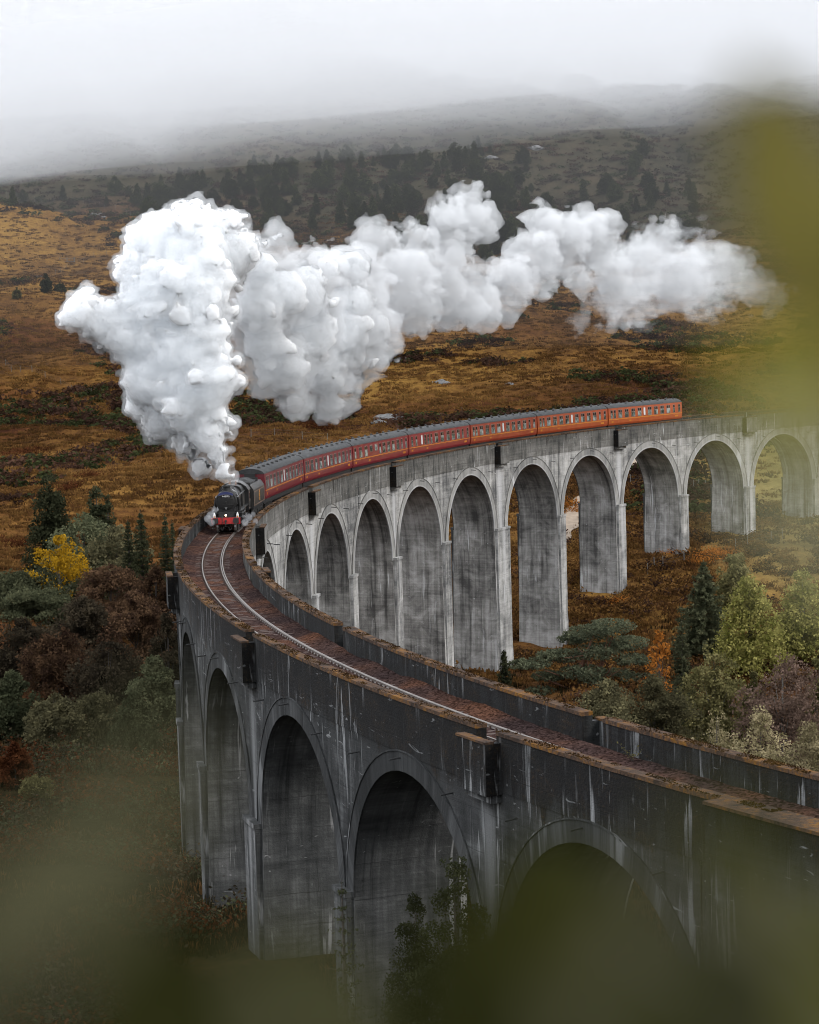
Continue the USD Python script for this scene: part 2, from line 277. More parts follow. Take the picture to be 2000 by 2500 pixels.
# ballast
MAT['ballast'] = usdkit.material(stage, '/World/Looks/ballast', {
    'g': ('geometry', {}), 'v': ('voronoi_texture', {'scale': 8.0}), 'a': ('noise_texture', {'scale': .22, 'detail': 3.0}), 'w': ('hsv', {'saturation': .0}),
    'r': ('rgb_ramp', {'ramp': [(.35, (.046, .031, .029)), (.5, (.064, .039, .033)), (.66, (.115, .056, .036))]}),
    's': ('separate_color', {}), 'vr': ('map_range', {'from_min': 0, 'from_max': 1, 'to_min': .35, 'to_max': 1.5}), 'sc': ('vector_math', {'math_type': 'scale'}),
    'bp': ('bump', {'strength': 1.0, 'distance': .08, 'invert': True}), 'p': ('principled_bsdf', {'roughness': 1.0, 'specular_ior_level': .0})},
    [('g.position', 'v.vector'), ('g.position', 'a.vector'), ('a.fac', 'r.fac'), ('v.color', 's.color'), ('s.r', 'vr.value'), ('r.color', 'sc.vector1'), ('vr.result', 'sc.scale'), ('sc.vector', 'p.base_color'), ('v.distance', 'bp.height'), ('bp.normal', 'p.normal')], surface='p.BSDF')
#@@PART2
# ------------------------------------------------------------------ ground
R, CX, CY, TH0, GR, HT = 241.4, 225.836, 203.443, 3.13463, -0.02, 30.0
def bend(p):
    """(distance along the line, offset outward, height over the parapet top) -> world"""
    p = np.atleast_2d(np.asarray(p, float)); th = TH0 - p[:, 0] / R; r = R + p[:, 1]
    return np.c_[CX + r * np.cos(th), CY + r * np.sin(th), HT + p[:, 2] + GR * p[:, 0]]
def frame_at(s, z):
    """matrix of a vehicle whose local x runs along the line, y outward, z up from height z over the parapet top"""
    a = bend([(s - .5, 0, z), (s + .5, 0, z)]); ex = a[1] - a[0]; ex /= np.linalg.norm(ex)
    th = TH0 - s / R; ey = np.array([math.cos(th), math.sin(th), 0]); ez = np.cross(ex, ey); o = bend([(s, 0, z)])[0]
    return Gf.Matrix4d(*ex, 0, *ey, 0, *ez, 0, *o, 1)

ctl = [(-20, 0, 45), (0, 0, 50.7), (0, 20, 41), (0, 50, 28), (0, 80, 18), (0, 110, 14), (-30, 60, 26), (-60, 100, 16), (25, 66, 26), (18, 88, 19), (34, 62, 30), (60, 60, 32),
       (-16, 168, 10.2), (-13, 151, 11.3), (-9.5, 136, 12.6), (12, 308, -1.1), (20, 323, -.8), (29, 337, 4.6), (39, 351, 8.0), (50, 364, 8.2), (62, 377, 9), (-10, 223, 8), (-15, 205, 9), (-8, 245, 4), (0, 280, -.5),
       (45, 250, -2), (75, 250, 0), (60, 180, 4), (40, 130, 10), (100, 150, 9), (110, 300, 5), (-60, 205, 9), (-60, 300, 8.5), (-40, 250, 8), (24, 290, -.5), (48, 300, 2.7), (54, 345, 6.8)]
ctl += [tuple(at_y(u, v, y)) for u, v, y in [
    (0, 2450, 131), (0, 2100, 166), (0, 1900, 192), (0, 1500, 290), (0, 1250, 390), (0, 1100, 480), (0, 1000, 540), (0, 900, 590), (0, 800, 650), (0, 700, 720), (0, 600, 790), (0, 493, 860), (0, 507, 905), (0, 420, 955), (0, 330, 1005), (0, 250, 1060), (0, 80, 1220), (0, -150, 1500), (0, -200, 2000),
    (450, 1180, 410), (450, 1080, 470), (450, 980, 540), (450, 860, 620), (450, 700, 720), (450, 600, 800), (400, 525, 860), (400, 525, 890), (400, 430, 945), (400, 330, 1000), (400, 240, 1060), (400, 70, 1220), (400, -150, 1500), (400, -200, 2000),
    (900, 1130, 425), (900, 1060, 470), (900, 980, 530), (900, 900, 590), (900, 800, 650), (900, 700, 730), (900, 632, 790), (900, 560, 830), (900, 450, 885), (900, 350, 940), (900, 250, 1000), (900, 90, 1180), (900, -150, 1500), (900, -200, 2000),
    (1400, 1100, 430), (1400, 1000, 500), (1400, 880, 590), (1400, 760, 690), (1400, 640, 790), (1400, 520, 850), (1400, 390, 920), (1400, 290, 980), (1400, 240, 1030), (1400, 200, 1180), (1400, -100, 1500), (1400, -200, 2000),
    (1900, 1140, 430), (1900, 1050, 480), (1900, 950, 545), (1900, 850, 620), (1900, 750, 700), (1900, 640, 790), (1900, 500, 855), (1900, 350, 935), (1900, 255, 1000), (1900, 226, 1060), (1900, 195, 1250), (1900, -80, 1600), (1900, -200, 2100)]]
for x in (-900, -500, 560, 950):
    ctl += [(x, y, z + 4) for y, z in ((0, 20), (120, 12), (400, 11), (600, 25), (800, 50), (900, 80), (1000, 108), (1200, 150), (1500, 230), (2400, 380), (3200, 400))]
ctl = np.array(ctl)
rbf = RBFInterpolator(ctl[:, :2] / 100, ctl[:, 2], kernel='thin_plate_spline', smoothing=.003)
path_px = [(1600, 1212, 428), (1565, 1220, 424), (1530, 1234, 416), (1490, 1258, 404), (1450, 1283, 392), (1405, 1306, 380), (1370, 1330, 370), (1340, 1362, 358)]
path_xy = np.array([at_y(*p)[:2] for p in path_px])
def poly_dist(p, line):
    d = np.full(len(p), 1e9)
    for a, b in zip(line[:-1], line[1:]):
        t = np.clip(((p - a) @ (b - a)) / ((b - a) @ (b - a)), 0, 1); d = np.minimum(d, np.linalg.norm(p - a - t[:, None] * (b - a), axis=1))
    return d
def nz(x, y, lam, seed, z=None): return meshkit.noise(np.c_[x / lam, y / lam, np.zeros(len(x)) + seed * 3.3], seed)
def height(x, y, detail=True):
    x, y = np.asarray(x, float).ravel(), np.asarray(y, float).ravel()
    z = rbf(np.c_[x, y] / 100)
    rr = np.abs(np.hypot(x - CX, y - CY) - R); far = np.clip((rr - 6) / 60, 0, 1) * np.clip((y - 40) / 80, .15, 1)
    big = np.clip((y - 420) / 250, 0, 1)
    z = z + big * (6.0 * (nz(x, y, 95, 1) - .5) + 9 * np.clip((y - 800) / 300, 0, 1) * (nz(x, y, 140, 8) - .5)) + far * 4.6 * (nz(x, y, 33, 2) - .5)
    fold = np.clip((y - 770) / 90, 0, 1) * np.clip((1400 - y) / 200, 0, 1)
    z = z + fold * (15 * (np.abs(2 * meshkit.noise(np.c_[(x + .25 * y) / 62, y / 210, 0 * x], 41) - 1) - .35) + 5 * (np.abs(2 * meshkit.noise(np.c_[(x - .2 * y) / 24, y / 70, 0 * x], 42) - 1) - .4))
    if detail:
        pm = np.clip(poly_dist(np.c_[x, y], path_xy) / 4 - .6, .05, 1) * np.clip((np.hypot(x, y) - 60) / 60, .3, 1)
        r1 = 1 - np.abs(2 * nz(x, y, 13, 3) - 1); r2 = 1 - np.abs(2 * nz(x * .8, y * 1.0, 4.6, 4) - 1); n3 = nz(x, y, 1.7, 5)
        z = z + pm * (2.1 * (r1 - .5) * (.4 + .6 * far) + .95 * (r2 - .5) * (.8 + .2 * far) + .45 * (n3 - .5))
    return z
def hit(u, v, lo=70, hi=1800):
    d = ray(u, v); y = np.concatenate([np.arange(lo, 450, 1.0), np.arange(450, hi, 2.5)]); p = CAM + d * (y / d[1])[:, None]
    below = np.nonzero(p[:, 2] < height(p[:, 0], p[:, 1]))[0]
    return None if not len(below) else p[below[0]]
def on_ground(x, y): return float(height([x], [y])[0])

ang = np.concatenate([np.linspace(-80, -14, 24), np.linspace(-12, 12, 430), np.linspace(14, 80, 24)])
rad = [12.0]
while rad[-1] < 4200: rad.append(rad[-1] * (1.0023 if 140 < rad[-1] < 1450 else 1.012) + .02)
rad = np.array(rad); A, B = np.meshgrid(np.radians(ang), rad); gx, gy = (B * np.sin(A)).ravel(), (B * np.cos(A)).ravel()
gz = np.concatenate([height(gx[i:i + 60000], gy[i:i + 60000]) for i in range(0, len(gx), 60000)])
na, nr = len(ang), len(rad); idx = np.arange(na * nr).reshape(nr, na)
quads = np.c_[idx[:-1, :-1].ravel(), idx[:-1, 1:].ravel(), idx[1:, 1:].ravel(), idx[1:, :-1].ravel()]
hillf = np.clip((gy - 765 - 110 * np.clip((-gx - 10) / 90, 0, 1) - 60 * (nz(gx, gy, 60, 21) - .5)) / 60, 0, 1)
lush = np.clip((285 - gy + 50 * (nz(gx, gy, 40, 22) - .5)) / 90, 0, 1)
past = np.clip((gx - 38) / 22, 0, 1) * np.clip((gy - 322) / 25, 0, 1) * np.clip((520 - gy) / 60, 0, 1) * np.clip(.5 + 1.2 * nz(gx, gy, 14, 23), 0, 1)
MAT['moorland'] = usdkit.material(stage, '/World/Looks/moorland', {
    'g': ('geometry', {}), 'hl': ('attribute', {'attribute': 'hill'}), 'lu': ('attribute', {'attribute': 'lush'}),
    'n0': ('noise_texture', {'scale': .018, 'detail': 3.0}), 'n1': ('noise_texture', {'scale': .12, 'detail': 5.0, 'roughness': .65}), 'n2': ('noise_texture', {'scale': 1.1, 'detail': 6.0, 'roughness': .78}),
    'a1': ('math', {'math_type': 'multiply_add', 'value2': .32}), 'a2': ('math', {'math_type': 'multiply_add', 'value2': .32}), 'a3': ('math', {'math_type': 'multiply', 'value2': .36}),
    'moor': ('rgb_ramp', {'ramp': [(.38, (.042, .026, .018)), (.45, (.09, .049, .024)), (.51, (.155, .082, .030)), (.60, (.26, .148, .046))]}),
    'hill': ('rgb_ramp', {'ramp': [(.38, (.018, .018, .013)), (.47, (.045, .042, .026)), (.55, (.07, .058, .036)), (.64, (.10, .072, .046))]}),
    'mead': ('rgb_ramp', {'ramp': [(.39, (.006, .006, .004)), (.47, (.020, .017, .009)), (.53, (.040, .030, .014)), (.62, (.085, .050, .022))]}),
    'nb': ('noise_texture', {'scale': .0085, 'detail': 3.0}), 'nbr': ('map_range', {'from_min': .40, 'from_max': .60, 'clamp': True}), 'tint': ('mix', {'color1': (.62, .48, .56), 'color2': (1.22, 1.2, 1.0)}), 'mt': ('mix', {'mix_type': 'multiply', 'fac': 1.0}), 'pa': ('attribute', {'attribute': 'pasture'}), 'pr': ('rgb_ramp', {'ramp': [(.40, (.12, .095, .038)), (.5, (.25, .195, .07)), (.6, (.40, .32, .12))]}), 'mp': ('mix', {}), 'm1': ('mix', {}), 'm2': ('mix', {}), 'bp': ('bump', {'strength': .9, 'distance': .5}), 'p': ('diffuse_bsdf', {'roughness': .5})},
    [('g.position', 'n0.vector'), ('g.position', 'n1.vector'), ('g.position', 'n2.vector'), ('n0.fac', 'a1.value1'), ('n1.fac', 'a2.value1'), ('n2.fac', 'a3.value1'), ('a3.value', 'a2.value3'), ('a2.value', 'a1.value3'),
     ('a1.value', 'moor.fac'), ('a1.value', 'hill.fac'), ('a1.value', 'mead.fac'), ('hl.fac', 'm1.fac'), ('g.position', 'nb.vector'), ('nb.fac', 'nbr.value'), ('nbr.result', 'tint.fac'), ('moor.color', 'mt.color1'), ('tint.color', 'mt.color2'), ('pa.fac', 'mp.fac'), ('a1.value', 'pr.fac'), ('mt.color', 'mp.color1'), ('pr.color', 'mp.color2'), ('mp.color', 'm1.color1'), ('hill.color', 'm1.color2'), ('lu.fac', 'm2.fac'), ('m1.color', 'm2.color1'), ('mead.color', 'm2.color2'),
     ('n2.fac', 'bp.height'), ('bp.normal', 'p.normal'), ('m2.color', 'p.color')], surface='p.BSDF')
tag(obj('ground', (np.c_[gx, gy, gz], quads), 'moorland', smooth=True, prim={'hill': hillf, 'lush': lush, 'pasture': past}), kind='structure')

# sandy path seen through the arches
pp = np.vstack([a + (b - a) * t for a, b in zip(path_xy[:-1], path_xy[1:]) for t in np.linspace(0, 1, 12, endpoint=False)])
tn = np.gradient(pp, axis=0); tn /= np.linalg.norm(tn, axis=1)[:, None]; nn = np.c_[-tn[:, 1], tn[:, 0]]
rows = [pp + nn * w * (1 + .15 * np.sin(np.arange(len(pp)) * .9 + w))[:, None] for w in (-2.0, -.8, .8, 2.0)]
pv = np.vstack([np.c_[r, height(r[:, 0], r[:, 1]) + .16] for r in rows]); n_ = len(pp); i = np.arange(n_ - 1)
tag(obj('path', (pv, np.vstack([np.c_[i + k * n_, i + 1 + k * n_, i + 1 + (k + 1) * n_, i + (k + 1) * n_][:, ::-1] for k in range(3)])), 'sand_path', smooth=True), kind='structure')

# ------------------------------------------------------------------ viaduct
WI, TH = 2.31, .46
WO = WI + TH
POS = {-7: -112.1, -6: -94.6, -5: -77.5, -4: -59.4, -3: -42.6, -2: -25.6, -1: -8.5, 0: 9.3, 1: 29.0, 2: 46.3, 3: 63.6, 4: 80.9, 5: 98.2, 6: 117.3, 7: 134.2, 8: 151.4, 9: 168.7, 10: 186.3, 11: 203.4}
RA, CRN, BAND = 7.5, -3.39, -2.55
SPR = CRN - RA
viaduct = thing('viaduct', 'long curved concrete railway viaduct of tall round arches across the valley', 'viaduct')
def strip(n0, p0, p1, nu, nv, uvf, flip=False):
    """grid patch between two polylines p0, p1 (n x 3)"""
    n = len(p0); t = np.linspace(0, 1, nv + 1)
    v = np.vstack([p0 + (p1 - p0) * k for k in t]); i = np.arange(n - 1)
    f = np.vstack([np.c_[i + a * n, i + 1 + a * n, i + 1 + (a + 1) * n, i + (a + 1) * n] for a in range(nv)])
    return v, (f[:, ::-1] if flip else f)
_e = {j: (POS[j] - RA, POS[j] + RA) for j in POS}; CUTS = [(_e[j - 1][1] + _e[j][0]) / 2 for j in (-6, -4, -2, 0, 2, 4, 6, 8, 10)]
def lime_of(v):
    """pale clean concrete in the rain shadow below each refuge, and lime run out along the arch edges"""
    s_, z = v[:, 0], v[:, 2]; a = sum(np.exp(-((s_ - c) / 1.05) ** 6) for c in CUTS)
    return a * (z < BAND - .2) * np.clip(1.02 + (z + 3) / 26, .25, 1) * (np.abs(v[:, 1]) > WO - .06)
class VB(MB):
    """flat viaduct pieces with uv (metres) and moss or other dark cover, bent when built"""
    def __init__(s): MB.__init__(s); s.uv, s.ms, s.lm = [], [], []
    def patch(s, p0, p1, nv, uv, moss, flip=False, lime=None):
        v, f = strip(None, np.asarray(p0, float), np.asarray(p1, float), None, nv, None, flip); s.add(v, f); s.uv.append(uv(v)); s.ms.append(moss(v) if callable(moss) else np.full(len(v), moss)); s.lm.append(lime_of(v) if lime is None else lime(v)); return s
    def block(s, s0, s1, t0, t1, z0, z1, moss, n=None, u0=0.0):
        n = n or max(1, int((s1 - s0) / 1.6)); ss = np.linspace(s0, s1, n + 1); o = np.ones(n + 1)
        L = lambda t, z: np.c_[ss, o * t, o * z]
        nv = max(1, int((z1 - z0) / 2.5))
        fuv = lambda v: np.c_[v[:, 0] + u0, v[:, 2]]; tuv = lambda v: np.c_[v[:, 0] + u0, v[:, 1] + 7]; euv = lambda v: np.c_[v[:, 1] + u0 + 31, v[:, 2]]
        s.patch(L(t1, z0), L(t1, z1), nv, fuv, moss); s.patch(L(t0, z0), L(t0, z1), nv, fuv, moss, True)
        s.patch(L(t0, z1), L(t1, z1), 1, tuv, moss, True); s.patch(L(t0, z0), L(t1, z0), 1, tuv, moss)
        for a, fl in ((s0, False), (s1, True)):
            s.patch(np.array([(a, t0, z0), (a, t1, z0)]), np.array([(a, t0, z1), (a, t1, z1)]), nv, euv, moss, fl)
        return s
    def put(s, name, m, parent, smooth=False):
        v, f = s.out(); tri = bend(v)
        return obj(name, (tri, f[:, ::-1]), m, parent, smooth=smooth, uv=np.vstack(s.uv), prim={'moss': np.concatenate(s.ms), 'lime': np.concatenate(s.lm)})
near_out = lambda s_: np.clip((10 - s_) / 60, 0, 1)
ag = np.linspace(-PI / 2, PI / 2, 29)
js = sorted(POS)
edge = {j: (POS[j] - RA, POS[j] + RA) for j in js}
def ground_z(s_, t): p = bend([(s_, t, 0)])[0]; return on_ground(p[0], p[1]) - HT - GR * s_
for j in js:
    p0 = POS[j]; lo = (edge[j - 1][1] + edge[j][0]) / 2 if j - 1 in POS else edge[j][0] - .9; hi = (edge[j][1] + edge[j + 1][0]) / 2 if j + 1 in POS else edge[j][1] + .9
    if j == js[0]: lo = edge[j][0] - .05
    sa = p0 + RA * np.sin(ag); za = CRN - RA + RA * np.cos(ag)
    ss = np.concatenate([[lo], sa, [hi]]); zl = np.concatenate([[SPR], za, [SPR]]); o = np.ones(len(ss))
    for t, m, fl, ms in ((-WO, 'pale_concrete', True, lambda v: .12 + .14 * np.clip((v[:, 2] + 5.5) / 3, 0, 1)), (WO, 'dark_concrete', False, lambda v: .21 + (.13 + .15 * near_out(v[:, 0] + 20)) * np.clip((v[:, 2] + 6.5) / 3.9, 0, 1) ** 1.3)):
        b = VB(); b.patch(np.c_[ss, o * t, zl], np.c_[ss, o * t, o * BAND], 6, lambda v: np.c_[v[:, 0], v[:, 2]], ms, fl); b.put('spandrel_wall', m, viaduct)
    # barrel
    b = VB(); arc = RA * (ag + PI / 2)
    b.patch(np.c_[sa, -WO + 0 * sa, za], np.c_[sa, WO + 0 * sa, za], 6, lambda v: np.c_[v[:, 1] + np.tile(np.where(ag < 0, 17 * j, 17 * j + 8.5), 7), np.tile(np.where(ag < 0, arc, RA * PI - arc), 7) + SPR], lambda v: .12 + .24 * np.clip((-WO + 1.5 - v[:, 1]) / 1.0, 0, 1), True)  # dark strip along the inner edge, set through the moss value
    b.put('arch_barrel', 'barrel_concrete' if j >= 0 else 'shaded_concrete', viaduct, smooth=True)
    # proud ring with a thin hood at its back; inner hood darkened as its shadow line
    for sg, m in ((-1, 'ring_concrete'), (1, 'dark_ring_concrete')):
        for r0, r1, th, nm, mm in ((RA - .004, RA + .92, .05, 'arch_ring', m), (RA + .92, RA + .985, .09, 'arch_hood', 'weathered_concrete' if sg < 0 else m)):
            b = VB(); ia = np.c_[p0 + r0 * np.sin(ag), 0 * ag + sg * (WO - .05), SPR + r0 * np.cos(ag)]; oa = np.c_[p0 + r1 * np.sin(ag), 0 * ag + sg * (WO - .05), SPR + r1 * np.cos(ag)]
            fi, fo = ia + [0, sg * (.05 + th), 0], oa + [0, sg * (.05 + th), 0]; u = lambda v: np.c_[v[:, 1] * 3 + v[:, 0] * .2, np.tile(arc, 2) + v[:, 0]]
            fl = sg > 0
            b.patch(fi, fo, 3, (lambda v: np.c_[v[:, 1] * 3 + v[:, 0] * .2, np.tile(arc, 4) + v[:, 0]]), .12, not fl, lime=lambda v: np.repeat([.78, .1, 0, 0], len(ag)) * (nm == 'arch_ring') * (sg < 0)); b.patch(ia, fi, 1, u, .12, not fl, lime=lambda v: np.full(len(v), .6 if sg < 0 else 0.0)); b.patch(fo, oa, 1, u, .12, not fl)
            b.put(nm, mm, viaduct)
# piers, pilasters and caps
PIER = {}
for j in js[1:]:
    a, b_ = edge[j - 1][1], edge[j][0]; PIER[j] = (a + b_) / 2
    zb = min(ground_z(PIER[j], -WO), ground_z(PIER[j], WO), ground_z(PIER[j], 0)) - 2.0
    vb = VB(); n = 7; zz = np.linspace(SPR, zb, n); bt = (SPR - zz) * .018
    dark = near_out(PIER[j])
    for t, fl, ms in ((WO, False, .10 + .12 * dark), (-WO, True, .08)):
        vb = VB()
        q0 = np.c_[np.full(n, a) - bt, np.sign(t) * (abs(t) + bt), zz]; q1 = np.c_[np.full(n, b_) + bt, np.sign(t) * (abs(t) + bt), zz]
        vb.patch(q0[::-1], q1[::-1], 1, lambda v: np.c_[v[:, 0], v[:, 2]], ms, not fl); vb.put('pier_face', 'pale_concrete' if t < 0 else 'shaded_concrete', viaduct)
    vb = VB()
    for s_, sg, fl in ((a, -1, True), (b_, 1, False)):
        q0 = np.c_[s_ + sg * bt, -(WO + bt), zz]; q1 = np.c_[s_ + sg * bt, WO + bt, zz]
        vb.patch(q0[::-1], q1[::-1], 5, lambda v: np.c_[v[:, 1] + (17 * (j - 1) + 8.5 if sg < 0 else 17 * j), v[:, 2]], lambda v: .12 + .24 * np.clip((-WO + 1.5 - v[:, 1]) / 1.0, 0, 1), not fl)  # the barrel's dark inner-edge strip carried down the pier side
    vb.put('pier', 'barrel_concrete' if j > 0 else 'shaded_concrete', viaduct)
    for sg in (-1, 1):
        w = (b_ - a) / 2 - .12; t0, t1 = sorted((sg * (WO - .1), sg * (WO + .40)))
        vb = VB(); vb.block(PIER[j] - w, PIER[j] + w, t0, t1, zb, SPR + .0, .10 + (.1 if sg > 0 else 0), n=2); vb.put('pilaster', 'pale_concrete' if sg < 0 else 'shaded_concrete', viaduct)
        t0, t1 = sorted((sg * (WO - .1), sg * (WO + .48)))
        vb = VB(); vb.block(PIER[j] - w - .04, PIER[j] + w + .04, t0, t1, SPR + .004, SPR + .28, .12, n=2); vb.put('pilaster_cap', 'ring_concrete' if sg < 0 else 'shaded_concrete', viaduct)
# deck
E0, E1 = -121.0, 210.0
vb = VB(); vb.block(-150, E1, -WI - .02, WI + .02, BAND - .35, -1.62, .2); vb.put('deck_slab', 'barrel_concrete', viaduct)
# parapets in lengths between the refuges
REF = [-8, -6, -4, -2, 0, 2, 4, 6, 8, 10]
REFS = {j: PIER[j] if j in PIER else None for j in REF}; REFS[-8] = None
cuts = [s_ for s_ in REFS.values() if s_ is not None]
GAP = .95
for sg in (-1, 1):
    segs, prev = [], -150.0 if sg < 0 else E0
    for c in cuts: segs.append((prev, c - GAP)); prev = c + GAP
    segs.append((prev, E1))
    for k, (a, b_) in enumerate(segs):
        t0, t1 = sorted((sg * WI, sg * (WO + .03)))
        nn_ = max(2, int((b_ - a) / 1.2)); sm = (a + b_) / 2
        vb = VB()
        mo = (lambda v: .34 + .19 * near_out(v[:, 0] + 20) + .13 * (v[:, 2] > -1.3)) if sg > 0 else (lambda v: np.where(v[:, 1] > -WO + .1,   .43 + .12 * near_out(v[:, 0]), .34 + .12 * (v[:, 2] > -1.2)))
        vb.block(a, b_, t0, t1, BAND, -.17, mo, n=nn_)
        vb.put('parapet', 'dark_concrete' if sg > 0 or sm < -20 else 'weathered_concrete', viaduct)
        t0, t1 = sorted((sg * (WI - .03), sg * (WO + .06)))
        # coping stones about five metres long with open joints
        ks = np.arange(a, b_ + .01, (b_ - a) / max(1, round((b_ - a) / 5.2)))
        for c0, c1 in zip(ks[:-1], ks[1:]):
            vb = VB(); dz = RNG.uniform(-.015, .015); vb.block(c0 + .012, c1 - .012, t0, t1, -.17, dz, .2, n=max(1, int((c1 - c0) / 1.3))); vb.put('coping_stone', 'coping_moss', viaduct)
    # the wall below the opening and the bay that steps out
    for c in cuts:
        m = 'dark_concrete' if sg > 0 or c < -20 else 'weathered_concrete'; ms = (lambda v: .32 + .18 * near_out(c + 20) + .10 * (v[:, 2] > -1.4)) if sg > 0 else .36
        t0, t1 = sorted((sg * WI, sg * (WO + .03)))
        vb = VB(); vb.block(c - GAP, c + GAP, t0, t1, BAND, -1.55, .4, n=2); vb.put('refuge_floor', m, viaduct)
        ta, tb = sg * (WO + .03), sg * (WO + .78)
        t0, t1 = sorted((sg * (WO + .40), tb)); h = GAP + .42
        vb = VB(); vb.block(c - h - .03, c - h + .03, t0, t1, BAND - .1, -.44, .75, n=1); vb.put('refuge_wall', 'dark_concrete', viaduct)  # near end strip: the dark of its shaded side put into the colour
        vb = VB(); vb.block(c - h + .03, c + h, t0, t1, BAND - .1, -.44, ms, n=3); vb.put('refuge_wall', m, viaduct)
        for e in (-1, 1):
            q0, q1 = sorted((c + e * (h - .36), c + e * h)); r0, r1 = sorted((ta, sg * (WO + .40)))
            vb = VB(); vb.block(q0, q1, r0, r1, BAND - .1, -.44, (.75 if sg < 0 else .52) if e < 0 else ms, n=1); vb.put('refuge_wall', 'dark_concrete' if e < 0 else m, viaduct)  # near ends painted darker for their shaded side, along with wet moss
        t0, t1 = sorted((ta, tb)); vb = VB(); vb.block(c - h + .36, c + h - .36, *sorted((ta, sg * (WO + .40))), BAND - .1, -1.55, .4, n=2); vb.put('refuge_floor', m, viaduct)
        t0, t1 = sorted((sg * (WO + .03), sg * (WO + .50))); vb = VB(); vb.block(c - h + .1, c + h - .1, t0, t1, BAND - .45, BAND - .1, .25, n=2); vb.put('corbel', m, viaduct)
        t0, t1 = sorted((sg * (WO + .37), sg * (WO + .81))); vb = VB(); vb.block(c - h - .03, c + h + .03, t0, t1, -.44, -.34, .2, n=3); vb.put('coping_stone', 'coping_moss', viaduct)
# abutment block at the near end
vb = VB(); vb.block(-150, E0 - .02, WI - .03, WO + .75, -22, -.12, lambda v: .30 + .3 * (v[:, 2] > -2.5)); vb.put('abutment', 'dark_concrete', viaduct)
vb = VB(); vb.block(-150, E0 + .03, WI - .06, WO + .8, -.12, .0, .2); vb.put('coping_stone', 'coping_moss', viaduct)
vb = VB(); vb.block(-150, edge[js[0]][0] - .05, -WO, WO - .03, -22, BAND, .2); vb.put('abutment', 'dark_concrete', viaduct)
# iron drain pipes under the string line
for j in js:
    for ds, dz in ((-5.2, -.5), (.6, .12), (6.1, -.5)):
        for sg in (-1, 1):
            p = bend([(POS[j] + ds, sg * (WO - .1), BAND - .35 + dz), (POS[j] + ds, sg * (WO + .6), BAND - .41 + dz)]); b = MB(); b.cyl(p[0], p[1], .042, .042, 6); obj('drain_pipe', b.out(), 'iron_pipe', viaduct)

# moss growing on the copings of the near arm
mrng = np.random.default_rng(88); nM = 26000; sM = -124 + 150 * mrng.random(nM) ** 1.3; sideM = np.where(mrng.random(nM) < .5, -1, 1); tM = sideM * (WI - .04 + (TH + .11) * mrng.random(nM)); gM = meshkit.noise(np.c_[sM / .9, tM / .4, 0 * sM], 31)
kM = (gM > .45) & np.all(np.abs(sM[:, None] - np.array(CUTS)[None]) > .98, axis=1); cM = bend(np.c_[sM, tM, .004 + .02 * mrng.random(nM)])[kM]
dM = mrng.normal(size=(len(cM), 3)) * [1, 1, .5]; dM /= np.linalg.norm(dM, axis=1)[:, None]; eM = np.cross(dM, mrng.normal(size=dM.shape)); eM /= np.linalg.norm(eM, axis=1)[:, None]; zM = mrng.uniform(.02, .055, len(cM))[:, None]
vM = np.stack([cM - dM * zM, cM - eM * zM * .7, cM + dM * zM, cM + eM * zM * .7], 1).reshape(-1, 3); iM = np.arange(len(cM)) * 4
tag(obj('moss', (vM, np.vstack([np.c_[iM, iM + 1, iM + 2], np.c_[iM, iM + 2, iM + 3]])), 'moss_tufts', viaduct), kind='stuff')
# ------------------------------------------------------------------ ballast and track
ss = np.arange(-150, E1, .5); tt = np.linspace(-WI + .005, WI - .005, 22)
S_, T_ = np.meshgrid(ss, tt); zb = -1.36 + .22 * np.clip((np.abs(T_) - 1.35) / .9, 0, 1) * (.4 + .9 * meshkit.noise(np.stack([S_ * .25, T_ * .4, 0 * S_], -1), 3)) + .09 * (meshkit.noise(np.stack([S_ * 1.9, T_ * 1.9, 0 * S_], -1), 4) - .5)
ii = np.arange(S_.size).reshape(S_.shape); f = np.c_[ii[:-1, :-1].ravel(), ii[:-1, 1:].ravel(), ii[1:, 1:].ravel(), ii[1:, :-1].ravel()]
tag(obj('ballast', (bend(np.c_[S_.ravel(), T_.ravel(), zb.ravel()]), f[:, ::-1]), 'ballast', smooth=True), 'red brown stone ballast filling the deck between the viaduct parapets', 'ballast', kind='stuff')
track = thing('railway_track', 'single railway track with shiny rails curving along the viaduct deck', 'railway track')
RZ = -1.21
def rail(t, name, z1=RZ, w=.036, check=False):
    sr = np.arange(-150, E1, 1.0); prof = [(-.065, z1 - .155), (.065, z1 - .155), (.065, z1 - .14), (.012, z1 - .12), (.012, z1 - .04), (w, z1 - .03), (w, z1 - .004), (.028, z1), (-.028, z1), (-w, z1 - .004), (-w, z1 - .03), (-.012, z1 - .04), (-.012, z1 - .12), (-.065, z1 - .14)]
    n = len(prof); v = np.vstack([[(a, t + p[0], p[1]) for p in prof] for a in sr]); f = []
    for q in range(len(sr) - 1):
        for k in range(n): l = (k + 1) % n; f.append((q * n + k, (q + 1) * n + k, (q + 1) * n + l, q * n + l))
    obj(name, (bend(v), np.array(f)), 'rail_steel', track)
rail(.7525, 'rail'); rail(-.7525, 'rail'); rail(-.63, 'check_rail', RZ + .015, .03)
chairs = MB()
